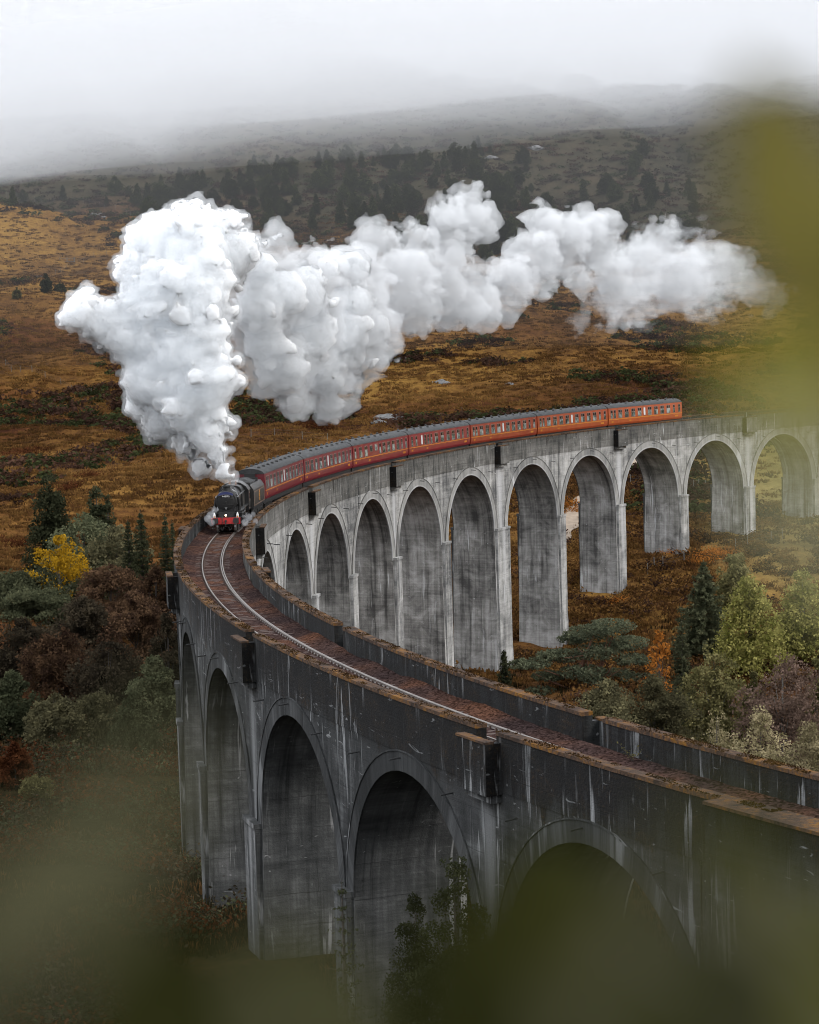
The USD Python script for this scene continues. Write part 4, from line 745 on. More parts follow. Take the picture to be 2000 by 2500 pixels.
T = [
 # left of the viaduct
 ('b', 'tall_conifer', 122, 1150, 150, 330, 'tallest dark green tree with a blunt top on the far left, behind the yellow birch', 'tree', 'dark_needles', 1, dict(tall=True, n=13000, size=.2, base=.02)),
 ('b', 'tall_conifer', 236, 1165, 105, 330, 'slim dark green tree with two pointed tops right of the tallest dark tree', 'tree', 'dark_needles', 2, dict(tall=True, n=10000, size=.19, base=.02)),
 ('b', 'tall_conifer', 264, 1195, 70, 329, 'short side top of the slim dark tree beside the moor', 'tree', 'dark_needles', 3, dict(tall=True, n=5000, size=.18, base=.05)),
 ('b', 'broadleaf_tree', 200, 1258, 230, 322, 'broad grey green tree filling the gap between the two dark tall trees', 'tree', 'grey_needles', 4, dict(n=8000, size=.19)),
 ('b', 'broadleaf_tree', 280, 1280, 190, 318, 'rounded olive grey tree left of the three small firs', 'tree', 'grey_leaves', 5, dict(n=7000, size=.18)),
 ('c', 'young_fir', 342, 1245, 110, 300, 'largest of the small dark firs left of the viaduct bend', 'tree', 'dark_needles', 6, dict(size=.17)),
 ('c', 'young_fir', 311, 1268, 76, 297, 'narrow dark fir at the left of the small firs', 'tree', 'dark_needles', 7, dict(size=.16)),
 ('c', 'young_fir', 402, 1255, 76, 300, 'dark fir standing closest to the viaduct parapet', 'tree', 'dark_needles', 8, dict(size=.16)),
 ('c', 'young_fir', 419, 1270, 34, 299, 'thin dark fir top right beside the fir at the parapet', 'tree', 'dark_needles', 9, dict(size=.14)),
 ('b', 'yellow_birch', 138, 1300, 150, 300, 'small birch with bright yellow autumn leaves among dark trees', 'tree', 'yellow_leaves', 10, dict(n=3600, size=.16, base=.30, thr=.55, bark='pale_bark')),
 ('b', 'broadleaf_tree', 60, 1400, 210, 300, 'dark green tree below the tallest dark tree at the left edge', 'tree', 'grey_needles', 11, dict(n=9000, size=.18)),
 ('b', 'broadleaf_tree', 75, 1450, 190, 285, 'dark grey green tree filling the gap under the yellow birch at the left', 'tree', 'grey_needles', 27, dict(n=9000, size=.17)),
 ('b', 'brown_tree', 262, 1372, 190, 285, 'brown leaved tree right of the yellow birch', 'tree', 'brown_leaves', 12, dict(n=9000, size=.17)),
 ('b', 'brown_tree', 372, 1378, 150, 280, 'brown leaved tree below the small firs, touching the viaduct', 'tree', 'brown_leaves', 13, dict(n=8000, size=.17)),
 ('b', 'brown_tree', 318, 1440, 210, 262, 'widest rust brown tree in the middle of the left wood', 'tree', 'brown_leaves', 14, dict(n=10000, size=.16)),
 ('b', 'brown_tree', 190, 1450, 170, 262, 'dull brown tree under the yellow birch', 'tree', 'dusk_leaves', 15, dict(n=8500, size=.16)),
 ('b', 'brown_tree', 398, 1490, 110, 248, 'dark brown tree pressed against the outer face of the viaduct', 'tree', 'dusk_leaves', 16, dict(n=7000, size=.15)),
 ('b', 'broadleaf_tree', 40, 1510, 200, 255, 'dusky green tree halfway down the left edge', 'tree', 'dusk_leaves', 17, dict(n=9000, size=.16)),
 ('b', 'orange_tinged_tree', 125, 1530, 200, 240, 'dark tree flecked with orange leaves at the left', 'tree', 'brown_leaves', 18, dict(n=9000, size=.15)),
 ('b', 'broadleaf_tree', 250, 1570, 220, 232, 'dark brown tree low in the left wood', 'tree', 'dusk_leaves', 19, dict(n=10000, size=.15)),
 ('b', 'broadleaf_tree', 360, 1600, 150, 225, 'dark grey green tree beside the outer piers', 'tree', 'grey_needles', 20, dict(n=8000, size=.14)),
 ('b', 'round_bush', 110, 1690, 150, 205, 'rounded grey green bush at the foot of the left wood', 'bush', 'grey_leaves', 21, dict(n=8000, size=.12)),
 ('b', 'round_bush', 215, 1680, 170, 208, 'wide olive grey bush right of the rounded grey bush', 'bush', 'grey_leaves', 22, dict(n=8000, size=.12)),
 ('b', 'round_bush', 310, 1690, 140, 206, 'dim green bush nearest to the outer piers', 'bush', 'dark_needles', 23, dict(n=7000, size=.12)),
 ('b', 'broadleaf_tree', 10, 1640, 150, 215, 'black green tree cut by the left edge above the orange bush', 'tree', 'dark_needles', 24, dict(n=8000, size=.13)),
 ('b', 'bracken_bush', 8, 1810, 90, 186, 'orange brown bush cut by the left edge', 'bush', 'bracken', 25, dict(n=4500, size=.10)),
 ('b', 'round_bush', 60, 1895, 90, 182, 'small yellow green bush under the orange brown bush', 'bush', 'olive_leaves', 26, dict(n=4000, size=.10)),
 # right of the viaduct
 ('c', 'spruce', 1222, 1588, 62, 284, 'small dark spruce at the foot of a tall pier', 'tree', 'dark_needles', 31, dict(size=.16)),
 ('b', 'orange_sapling', 1604, 1528, 82, 268, 'slender sapling with glowing orange leaves right of the scots pine', 'tree', 'orange_leaves', 32, dict(n=900, size=.17, base=.35, thr=.52)),
 ('c', 'spruce', 1660, 1513, 120, 256, 'blue grey spruce right of the orange sapling', 'tree', 'grey_needles', 33, dict(size=.17, n_lev=30)),
 ('b', 'broadleaf_tree', 1475, 1660, 210, 236, 'grey green bushy tree behind the parapet opening', 'tree', 'grey_leaves', 34, dict(n=9500, size=.14)),
 ('b', 'broadleaf_tree', 1590, 1640, 220, 238, 'larger grey green bushy tree right of the parapet opening', 'tree', 'grey_leaves', 35, dict(n=10000, size=.14)),
 ('b', 'birch_tree', 1738, 1562, 190, 250, 'olive birch with a loose crown in the middle of the right wood', 'tree', 'olive_leaves', 36, dict(n=9000, size=.15, bark='pale_bark')),
 ('c', 'spruce', 1716, 1368, 180, 300, 'tall dark green spruce above the olive birch', 'tree', 'grey_needles', 37, dict(size=.2, n_lev=34)),
 ('b', 'birch_tree', 1792, 1334, 115, 322, 'tall narrow olive tree behind the dark spruce', 'tree', 'olive_leaves', 38, dict(n=6000, size=.18, tall=True, base=.03)),
 ('b', 'birch_tree', 1826, 1398, 190, 285, 'bright yellow green tree with a pointed crown', 'tree', 'lime_leaves', 39, dict(n=9500, size=.17, tall=True, base=.03)),
 ('b', 'birch_tree', 1958, 1385, 175, 292, 'soft yellow green birch near the right edge', 'tree', 'lime_leaves', 40, dict(n=9000, size=.17, bark='pale_bark', tall=True, base=.03)),
 ('b', 'birch_tree', 1905, 1585, 260, 240, 'dull pink brown birch at the right edge', 'tree', 'pink_leaves', 41, dict(n=9500, size=.14, bark='pale_bark', thr=.47)),
 ('b', 'birch_tree', 1835, 1625, 90, 246, 'small yellow green tree between the olive birch and the pink brown birch', 'tree', 'olive_leaves', 42, dict(n=5000, size=.14)),
 ('b', 'birch_tree', 1990, 1590, 110, 250, 'olive tree cut by the right edge behind the pink brown birch', 'tree', 'olive_leaves', 43, dict(n=5500, size=.14)),
 ('b', 'pale_shrub', 1742, 1715, 190, 190, 'pale leaved shrub behind the near parapet, leftmost of three', 'bush', 'pale_leaves', 44, dict(n=7500, size=.10)),
 ('b', 'pale_shrub', 1850, 1725, 220, 186, 'pale leaved shrub behind the near parapet, middle of three', 'bush', 'pale_leaves', 45, dict(n=8500, size=.10)),
 ('b', 'pale_shrub', 1970, 1760, 220, 182, 'pale leaved shrub behind the near parapet at the right edge', 'bush', 'pale_leaves', 46, dict(n=8500, size=.10)),
 # foot of the near arches
 ('c', 'young_pine', 806, 2148, 190, 106, 'young pine with bare upturned twigs before the near arches', 'tree', 'dark_needles', 51, dict(size=.10, n_lev=17, open_=1)),
 ('b', 'dark_bush', 1085, 2035, 260, 97, 'tall black green bush hiding the foot of a near pier', 'bush', 'dark_needles', 52, dict(n=16000, size=.06, thr=.38)),
 ('b', 'dark_bush', 985, 2150, 190, 103, 'lower dark bush left of the tall black green bush', 'bush', 'dark_needles', 53, dict(n=13000, size=.06, thr=.38)),
 ('b', 'dark_bush', 1470, 2270, 240, 88, 'olive bush at the bottom edge below the near arch', 'bush', 'olive_leaves', 54, dict(n=13000, size=.055, thr=.38)),
 ('b', 'dark_bush', 1600, 2380, 230, 82, 'pale grey bush at the bottom edge, right of the olive bush', 'bush', 'grey_leaves', 55, dict(n=12000, size=.05, thr=.38)),
 ('b', 'dark_bush', 1290, 2330, 230, 90, 'brown bush at the bottom edge, left of the olive bush', 'bush', 'dusk_leaves', 56, dict(n=12000, size=.055, thr=.38)),
]
for k, nm, u, vt, w, y, lab, cat, leaf, seed, kw in T: tree(k, nm, u, vt, w, y, lab, cat, leaf, seed, **kw)
# scots pine: two red stems, spreading limbs, flat pads of needles
x, y, zb = base_of(1425, 292); pine = thing('scots_pine', 'wide scots pine with two red forked stems and flat layers of needles', 'tree', loc=(x, y, zb)); rng = np.random.default_rng(77)
pad_px = [(1440, 1545, 62), (1490, 1530, 60), (1400, 1560, 40), (1530, 1570, 55), (1380, 1600, 50), (1460, 1590, 60), (1545, 1610, 45), (1300, 1620, 45), (1345, 1598, 36), (1270, 1622, 32), (1420, 1640, 55), (1500, 1650, 55), (1340, 1650, 40), (1555, 1655, 40), (1450, 1665, 40), (1320, 1690, 42), (1520, 1690, 40), (1395, 1700, 30)]
loc = lambda u, v, dy=0: at_y(u, v, 292 + dy) - np.array([x, y, zb])
m = MB(); stems = [[(1413, 1760), (1413, 1690), (1408, 1650), (1430, 1600), (1450, 1550)], [(1436, 1760), (1440, 1700), (1450, 1670), (1475, 1610), (1500, 1545)]]
for st, dy in zip(stems, (0, 1)): m.tube([loc(a, b, dy) for a, b in st], [.36, .30, .26, .18, .06], 8)
P = []
for k, (a, b, r) in enumerate(pad_px):
    dy = rng.uniform(-4, 4); c = loc(a, b, dy); st = stems[k % 2][1 + k % 3]; s0 = loc(*st, k % 2); mid = (s0 + c) / 2 + [0, 0, -.35]; m.tube([s0, mid, c - [0, 0, .3]], [.11, .075, .02], 6)
    R_ = r / FPX * 292; n = int(520 * R_ ** 1.3) + 250; d = rng.normal(size=(n, 3)); d /= np.linalg.norm(d, axis=1)[:, None]
    P.append(c + d * (R_ * rng.random(n) ** .4)[:, None] * [1.1, 1.1, .34])
P = np.vstack(P); P = P[meshkit.noise(P / .55, 3) > .40]
obj('trunk', m.out(), 'red_bark', pine); obj('crown', leaf_quads(P, .15, rng, up=.6), 'pine_needles', pine)

# trees scattered over the far hillside: a few kinds, each copy a tree of its own
HP = []
for k in range(5):
    pr = proto('hillside_tree_' + 'abcde'[k]); rng = np.random.default_rng(300 + k)
    if k < 3: broadleaf(pr, rng, 9, 7.5, 'hill_leaves', n=1300, size=.42, bark='pale_bark', thr=.40)
    else: broadleaf(pr, rng, 10, 4.6, 'hill_leaves', n=1100, size=.40, tall=True, base=.06, thr=.40)
    HP.append(pr)
rng = np.random.default_rng(41); cnt = 0
ZN = ['above the crest of the left moor', 'on the dark slope left of the plume top', 'on the dark slope above the middle of the plume', 'behind the hole in the steam', 'above the fading end of the steam', 'high under the mist on the ridge', 'on the open brown slope at the right']
zones = [((0, 385, 330, 505), 34), ((330, 330, 700, 560), 90), ((640, 310, 1000, 560), 110), ((900, 400, 1350, 640), 90), ((1150, 460, 1700, 620), 70), ((1000, 300, 1250, 420), 18), ((1250, 380, 1700, 500), 18)]
for zi, ((a, b, c, d), n) in enumerate(zones):
    for q in range(n):
        g = hit(rng.uniform(a, c), rng.uniform(b, d), lo=500)
        if g is None or g[1] < 770 or g[1] > 1150 or g[2] > 84 + .085 * g[0]: continue
        if meshkit.noise(np.array([[g[0] / 60, g[1] / 60, 0]]), 6)[0] < .38: continue
        sc = rng.uniform(.35, .85); ki = int(rng.integers(5)); lab = ('rounded' if ki < 3 else 'narrow') + ' dull green birch ' + ZN[zi]
        copy_of(HP[ki], 'hillside_tree', label=lab, cat='tree', group='birches, ' + lab, loc=(g[0], g[1], on_ground(g[0], g[1]) - .2), rotz=rng.uniform(0, 6.28), scale=sc); cnt += 1
# the few trees that stand alone on the moor
for i, (u, vt, vb, w, lab, leaf) in enumerate([(113, 665, 715, 30, 'dark bush shaped like an egg alone on the left moor', 'dark_needles'), (147, 690, 714, 30, 'low dark bush right of the egg shaped bush on the moor', 'dark_needles'), (42, 700, 733, 22, 'small yellowish tree on the left moor', 'olive_leaves'), (1345, 680, 725, 40, 'bare birch under the steam above the moor', 'hill_leaves'), (1330, 690, 726, 26, 'thin bare birch left of the other birch under the steam', 'hill_leaves'), (75, 1108, 1122, 30, 'small dark juniper beside the red bracken', 'dark_needles')]):
    g = hit(u, vb, lo=350); t = thing('moor_tree', lab, 'tree', loc=(g[0], g[1], g[2] - .2)); broadleaf(t, np.random.default_rng(500 + i), (vb - vt) / FPX * g[1], w / FPX * g[1], leaf, n=1300, size=.3, bark='pale_bark', base=.05 if i != 3 else .3)
# bracken clumps, orange and red
pr_b = []
for k in range(3):
    pr = proto('bracken_clump_' + 'abc'[k]); rng = np.random.default_rng(600 + k); P = rng.normal(size=(520, 3)) * [1.0, 1.0, .4]; P[:, 2] = np.abs(P[:, 2]) + .05; obj('fronds', leaf_quads(P, .16, rng, up=.4, aspect=.45), ['bracken', 'orange_leaves', 'bracken'][k], pr); pr_b.append(pr)
BR = [(776, 1045, 1.5, 0), (800, 1052, 1.1, 0), (745, 1040, 1.0, 0), (700, 1030, .9, 0), (175, 1195, 1.2, 0), (190, 1188, 1.0, 0), (218, 1165, 1.1, 0), (60, 1112, 1.6, 0), (30, 1118, 1.4, 0), (95, 1105, 1.3, 0), (1738, 1360, 1.3, 1), (1760, 1350, 1.0, 1), (1715, 1372, 1.0, 1), (1645, 1350, .9, 1), (1690, 1380, .8, 1), (1500, 1478, 1.0, 0), (1515, 1470, .8, 1), (1380, 1235, 1.3, 1), (1400, 1250, 1.0, 1), (640, 1080, .9, 0), (20, 1330, 1.3, 0), (60, 1335, 1.1, 0)]
WHERE = lambda u, v: ('behind the train under the steam' if 600 < u < 850 else 'on the left moor' if u < 300 else 'below the far piers on the right')
for u, v, sc, k in BR:
    g = hit(u, v, lo=330) if v < 1340 else hit(u, v, lo=240)
    if g is not None: copy_of(pr_b[k], 'bracken_clump', label=('orange' if k else 'rust red') + ' autumn bracken clump ' + WHERE(u, v), cat='bracken', group=('orange' if k else 'rust red') + ' bracken ' + WHERE(u, v), loc=g, rotz=u * .37, scale=sc)

# grass tussocks and heather that cover the moor (uncountable)
def tuft(seed, n, r, h, w):
    rng = np.random.default_rng(seed); m = MB()
    for k in range(n):
        an, rr_ = rng.uniform(0, 6.28), r * rng.random() ** .5; p = np.array([rr_ * math.cos(an), rr_ * math.sin(an), -.05]); l = h * rng.uniform(.5, 1.2); o = np.array([math.cos(an), math.sin(an), 0]) * l * rng.uniform(.1, .8); s = np.array([-math.sin(an), math.cos(an), 0]) * w
        m.add([p - s, p + s, p + o * .5 + [0, 0, l * .8] + s * .6, p + o * .5 + [0, 0, l * .8] - s * .6, p + o + [0, 0, l]], [(0, 1, 2, 3), (3, 2, 4, 4)])
    return m.out()
def scatter(name, label, cat, mats, protos, n, seed, rfun, accept, smin, smax):
    rng = np.random.default_rng(seed); a = np.radians(rng.uniform(-10.8, 10.8, n)); d = rfun(rng.random(n)); xx, yy = d * np.sin(a), d * np.cos(a)
    k = accept(xx, yy, rng) & ((np.abs(np.hypot(xx - CX, yy - CY) - R) > 3.3) | (np.abs(((TH0 - np.arctan2(yy - CY, xx - CX) + PI) % (2 * PI) - PI)[:, None] * R - np.array(list(PIER.values()))[None]).min(1) > 3.2)) & (poly_dist(np.c_[xx, yy], path_xy) > 2.2); xx, yy = xx[k], yy[k]; zz = height(xx, yy); n = len(xx)
    pi = UsdGeom.PointInstancer.Define(stage, '/World/' + name); pi.CreatePositionsAttr(Vt.Vec3fArray.FromNumpy(np.c_[xx, yy, zz].astype(np.float32)))
    for j, (v, f) in enumerate(protos): usdkit.mesh(stage, f'/World/{name}/kinds/clump_{j}', (v, f), MAT[mats[j]]); pi.CreatePrototypesRel().AddTarget(f'/World/{name}/kinds/clump_{j}')
    pi.CreateProtoIndicesAttr(Vt.IntArray.FromNumpy(rng.integers(len(protos), size=n).astype(np.int32)))
    h = rng.uniform(0, PI, n); q = np.zeros((n, 4), np.float32); q[:, 0], q[:, 3] = np.cos(h), np.sin(h); pi.CreateOrientationsAttr(Vt.QuathArray([Gf.Quath(float(w), 0, 0, float(z)) for w, z in zip(q[:, 0], q[:, 3])]))
    s = rng.uniform(smin, smax, n)[:, None] * np.ones(3); pi.CreateScalesAttr(Vt.Vec3fArray.FromNumpy(s.astype(np.float32)))
    tag(pi.GetPrim(), label, cat, kind='stuff')
moorish = lambda lo, hi: (lambda r: lo * (hi / lo) ** r)
scatter('moor_grass', 'golden brown moor grass in tussocks on the slopes around the viaduct', 'grass', ['grass_blades', 'rust_blades', 'grass_blades'], [tuft(1, 22, .8, .42, .10), tuft(2, 22, .9, .36, .12), tuft(3, 24, 1.0, .34, .12)], 42000, 71, moorish(300, 840), lambda x, y, r: ~((x > 42) & (y > 325) & (y < 480) & (r.random(len(x)) < .85)), .6, 1.6)
scatter('heather_scrub', 'dark brown heather clumps on the moor and the hill', 'heather', ['heather', 'heather', 'hill_leaves'], [leaf_quads(np.abs(np.random.default_rng(i).normal(size=(46, 3))) * [.0, .0, .3] + np.random.default_rng(i + 5).normal(size=(46, 3)) * [.55, .55, .05], .22, np.random.default_rng(i), up=.3) for i in range(3)], 26000, 72, moorish(380, 1300), lambda x, y, r: (meshkit.noise(np.c_[x / 22, y / 22, 0 * x], 13) > .60) | (y > 830), .7, 2.4)
scatter('meadow_grass', 'dim olive grass on the valley floor under the near arches', 'grass', ['meadow_blades', 'meadow_blades', 'rust_blades'], [tuft(4, 18, .4, .45, .03), tuft(5, 18, .45, .40, .03), tuft(6, 16, .4, .38, .03)], 26000, 73, moorish(105, 330), lambda x, y, r: meshkit.noise(np.c_[x / 9, y / 9, 0 * x], 14) > .3, .7, 1.7)

scatter('bracken_scrub', 'rust brown bracken and scrub on the slope around the far piers', 'bracken', ['rust_blades', 'heather', 'grass_blades'], [leaf_quads(np.abs(np.random.default_rng(i).normal(size=(60, 3))) * [.0, .0, .35] + np.random.default_rng(i + 5).normal(size=(60, 3)) * [.6, .6, .05], .17, np.random.default_rng(i), up=.3) for i in range(20, 23)], 9000, 74, moorish(262, 420), lambda x, y, r: (x > -4) & (x < 62) & (np.abs(np.hypot(x - CX, y - CY) - R) < 70) & (meshkit.noise(np.c_[x / 11, y / 11, 0 * x], 15) > .43 + .12 * (y > 370)), .6, 1.5)
scatter('valley_scrub', 'dark low scrub on the valley floor left of the near piers', 'scrub', ['dusk_leaves', 'dark_needles', 'bracken'], [leaf_quads(np.abs(np.random.default_rng(i).normal(size=(90, 3))) * [.0, .0, .5] + np.random.default_rng(i + 5).normal(size=(90, 3)) * [.6, .6, .05], .10, np.random.default_rng(i), up=.3) for i in range(30, 33)], 8000, 75, moorish(120, 260), lambda x, y, r: (x < 0) & (meshkit.noise(np.c_[x / 8, y / 8, 0 * x], 16) > .54), .6, 1.7)

# ------------------------------------------------------------------ fences, footbridge, boulders
FEN = [('post and wire fence low on the left moor, above the dark trees', [(14, 894), (29, 912), (50, 909), (79, 917), (111, 924), (149, 940), (176, 959), (224, 969)]),
       ('post and wire fence along the crest of the left moor under the dark hill', [(17, 486), (54, 492), (84, 497), (103, 498), (132, 497), (205, 498), (218, 500), (244, 507), (256, 514), (282, 521), (308, 526), (319, 529), (340, 534)]),
       ('post and wire fence climbing from the wooden footbridge to the steam', [(136, 674), (149, 668), (163, 657), (204, 641), (230, 631), (260, 625)]),
       ('four grey fence posts behind the first two carriages', [(613, 1068), (671, 1073), (739, 1078), (800, 1081)]),
       ('fence posts seen through the far arches', [(1540, 1182), (1694, 1200), (1706, 1193), (1722, 1196)]),
       ('short fence posts on the slope between the far piers and the orange bracken', [(1581, 1402), (1598, 1391), (1619, 1384), (1671, 1375)]),
       ('fence posts on the golden slope at the far right', [(1796, 1343), (1826, 1339), (1883, 1325), (1911, 1316)])]
for lab, pts_ in FEN:
    f = thing('wire_fence', lab, 'fence'); tops = []
    for u, v in pts_:
        g = hit(u, v, lo=300)
        if g is None: continue
        z = on_ground(g[0], g[1]); m = MB(); tl = random.uniform(-.06, .06); hgt = 1.55 if v > 600 else 1.9; m.cyl((g[0], g[1], z - .4), (g[0] + tl, g[1], z + hgt), .055, .05, 7); obj('post', m.out(), 'post_wood', f); tops.append((g[0] + tl * .8, g[1], z + hgt - .2))
    if len(tops) > 1:
        m = MB()
        for dz in (0, -.45, -.85): m.tube([(a, b, c + dz) for a, b, c in tops], .012, 3)
        obj('wire', m.out(), 'dark_steel', f)
g = hit(164, 640, lo=400); br = thing('footbridge', 'small wooden footbridge with railings on the left moor', 'footbridge', loc=g)
m = MB(); m.box(-2.4, 2.4, -.6, .6, .1, .25); obj('deck', m.out(), 'post_wood', br)
for sg in (-1, 1):
    m = MB(); m.box(-2.4, 2.4, sg * .62 - .04, sg * .62 + .04, 1.1, 1.2); obj('handrail', m.out(), 'post_wood', br)
    for xx in (-2.3, 0, 2.3): m = MB(); m.box(xx - .06, xx + .06, sg * .62 - .06, sg * .62 + .06, -.5, 1.5); obj('post', m.out(), 'post_wood', br)
def boulder(seed, r, flat=.6):
    m = trimesh.creation.icosphere(3, 1.0); v = m.vertices; n = meshkit.fbm(v * 1.3 + seed * 3.1, 3, seed); k = np.round(n * 5) / 5; m.vertices = v * (r * (.6 + .8 * (.5 * n + .5 * k)))[:, None] * [1.25, 1, flat]; return m
BO = [(226, 527, 1.9, 'largest grey boulder on the mound of the left moor'), (244, 524, 1.1, 'small grey boulder right of the largest boulder on the mound'), (250, 532, 1.2, 'grey boulder low on the mound of the left moor'), (268, 535, .9, 'flat grey stone right of the mound boulders'), (277, 536, .6, 'smallest grey stone right of the mound boulders'),
      (950, 1026, 2.6, 'wide grey rock slab on the moor behind the third carriage'), (925, 1034, 1.2, 'grey rock left of the wide slab behind the train'), (1075, 937, 1.6, 'low grey rock on the moor above the fourth carriage'), (1250, 942, 1.3, 'grey stone right of the low rock above the train'), (27, 1172, .7, 'pale stone on the left moor beside the tallest dark tree'), (95, 677, .9, 'grey stone near the egg shaped bush'), (1200, 388, 2.2, 'pale crag high on the right hillside under the mist'), (1308, 363, 2.4, 'pale double crag on the right hillside')]
for i, (u, v, r, lab) in enumerate(BO):
    g = hit(u, v, lo=350); t = tag(obj('boulder', boulder(i + 1, r, .55), 'stone_grey', smooth=30), lab, 'boulder'); UsdGeom.Xformable(t).AddTranslateOp().Set(Gf.Vec3d(*map(float, g)))
# yellow weeds rooted in the near parapet and deck
for i, (u, v, s_, t_, z_, leaf, lab) in enumerate([(1920, 1975, -121.5, 2.0, -1.2, 'yellow_leaves', 'tiny yellow weed between the near parapets at the right edge'), (1560, 1860, -107.5, -1.9, -1.3, 'olive_leaves', 'dark green weed at the foot of the near inner parapet')]):
    p = bend([(s_, t_, z_)])[0]; t = thing('weed', lab, 'plant', loc=p); rng = np.random.default_rng(900 + i); m = MB(); P = []
    for k in range(7): e = rng.normal(size=3) * [.25, .25, .1] + [0, 0, .55]; m.tube([(0, 0, 0), e * .6, e], [.008, .006, .003], 4); P += [e * q + rng.normal(0, .04, 3) for q in np.linspace(.35, 1, 9)]
    obj('stem', m.out(), 'bark', t); obj('leaves', leaf_quads(np.array(P), .05, rng), leaf, t)
#@@PART5
# ------------------------------------------------------------------ steam
def surface_net(F, o, h):
    """mesh of the zero level of the sampled field F (negative inside)"""
    S = F < 0; nx, ny, nz_ = F.shape
    crn = [(i, j, k) for i in (0, 1) for j in (0, 1) for k in (0, 1)]
    sl = lambda A, c: A[c[0]:nx - 1 + c[0], c[1]:ny - 1 + c[1], c[2]:nz_ - 1 + c[2]]
    cnt = sum(sl(S, c).astype(np.int8) for c in crn); act = (cnt > 0) & (cnt < 8); I = np.argwhere(act); vid = -np.ones(act.shape, int); vid[act] = np.arange(len(I))
    acc, num = np.zeros((len(I), 3)), np.zeros(len(I)); vals = {c: sl(F, c)[act] for c in crn}
    for a in crn:
        for ax in range(3):
            if a[ax]: continue
            b = list(a); b[ax] = 1; b = tuple(b); fa, fb = vals[a], vals[b]; cr = (fa < 0) != (fb < 0); t = np.where(cr, fa / np.where(fa == fb, 1, fa - fb), 0)
            p = np.array(a, float) + 0 * acc; p[:, ax] = t; acc += np.where(cr[:, None], p, 0); num += cr
    V = (I + acc / num[:, None]) * h + o; Q = []
    for ax in range(3):
        d = [0, 0, 0]; d[ax] = 1; a = S[:nx - d[0], :ny - d[1], :nz_ - d[2]]; b = S[d[0]:, d[1]:, d[2]:]; E = np.argwhere(a != b); e1, e2 = [(1, 2), (2, 0), (0, 1)][ax]
        E = E[(E[:, e1] > 0) & (E[:, e2] > 0) & (E[:, e1] < F.shape[e1] - 1) & (E[:, e2] < F.shape[e2] - 1)]
        g = lambda u, v: vid[tuple((E - np.eye(3, dtype=int)[e1] * u - np.eye(3, dtype=int)[e2] * v).T)]
        q = np.c_[g(1, 1), g(0, 1), g(0, 0), g(1, 0)]; fl = a[tuple(E.T)]; q[~fl] = q[~fl][:, ::-1]; Q.append(q)
    return V, np.vstack(Q)
K = 2000 / 1725
def puff_mesh(lobes, h, amp, seed, level=0.0, sub=15, shrink=.93):
    """lobes (x, y, radius in the photograph, distance, density) -> billowing cloud surface with its density"""
    rs = np.random.default_rng(seed + 50); ext = []
    for a, b, r, d, o in lobes:
        for q in range(sub):
            e = rs.normal(size=3); e /= np.linalg.norm(e); rr_ = r * rs.uniform(.14, .34); k_ = r * rs.uniform(.80, .98)
            ext.append((a + e[0] * k_, b + e[1] * k_, rr_, d + e[2] * k_ * K / FPX * d, o * (.9 if o < .9 else 1)))
    core = lobes; lobes = [(a, b, r * shrink, d, o) for a, b, r, d, o in lobes] + ext
    C = np.array([at_y(a * K, b * K, d) for a, b, r, d, _ in lobes]); Rr = np.array([r * K / FPX * d for a, b, r, d, _ in lobes]); op = np.array([l[4] for l in lobes])
    lo, hi = (C - Rr[:, None]).min(0) - 2.5, (C + Rr[:, None]).max(0) + 2.5; n = np.ceil((hi - lo) / h).astype(int) + 1
    G = np.stack(np.meshgrid(*[lo[i] + h * np.arange(n[i]) for i in range(3)], indexing='ij'), -1); F = np.full(n, 9.0); RL = np.full(n, 1.0)
    for c, r in zip(C, Rr):
        a = np.maximum(0, np.floor((c - r - 3 - lo) / h).astype(int)); b = np.minimum(n, np.ceil((c + r + 3 - lo) / h).astype(int) + 1); s = tuple(slice(i, j) for i, j in zip(a, b))
        ds = np.linalg.norm(G[s] - c, axis=-1) - r; RL[s] = np.where(ds < F[s], r, RL[s]); F[s] = np.minimum(F[s], ds)
    near = np.abs(F) < 2.4; p = G[near]; d = np.zeros(len(p))
    wp = p + 1.3 * (np.stack([meshkit.noise(p / 2.6 + 7 * i, seed + 20 + i) for i in range(3)], -1) - .5)
    for lam, a in ((4.2, .8), (1.9, .7), (.9, .55), (.45, .34)): d += a * amp * (np.abs(2 * meshkit.noise(wp / lam + seed, seed + int(lam * 10)) - 1) - .33)
    F[near] -= d * np.clip(RL[near] / 1.1, .12, 1.0); F[near] += level; V, Q = surface_net(F, lo, h)
    nc = len(core); o_ = np.concatenate([(lambda w: (w * op[:nc]).sum(1) / w.sum(1))(np.exp(-np.clip(np.linalg.norm(V[i:i + 20000, None] - C[None, :nc], axis=2) - Rr[:nc], -3, 30) * 1.1)) for i in range(0, len(V), 20000)])
    sm = np.zeros_like(V)
    for i in range(0, len(V), 20000):
        D = V[i:i + 20000, None] - C[None, :nc]; L_ = np.linalg.norm(D, axis=2); w = np.exp(-np.clip(L_ - Rr[:nc], -4, 30) * .9); sm[i:i + 20000] = (D / Rr[None, :nc, None] * w[..., None]).sum(1)
    sm /= np.linalg.norm(sm, axis=1)[:, None] + 1e-9; nrm = meshkit.arrays((V, Q), True)[2]; nrm = .42 * nrm + .58 * sm; nrm /= np.linalg.norm(nrm, axis=1)[:, None]
    return (V, Q), o_, nrm
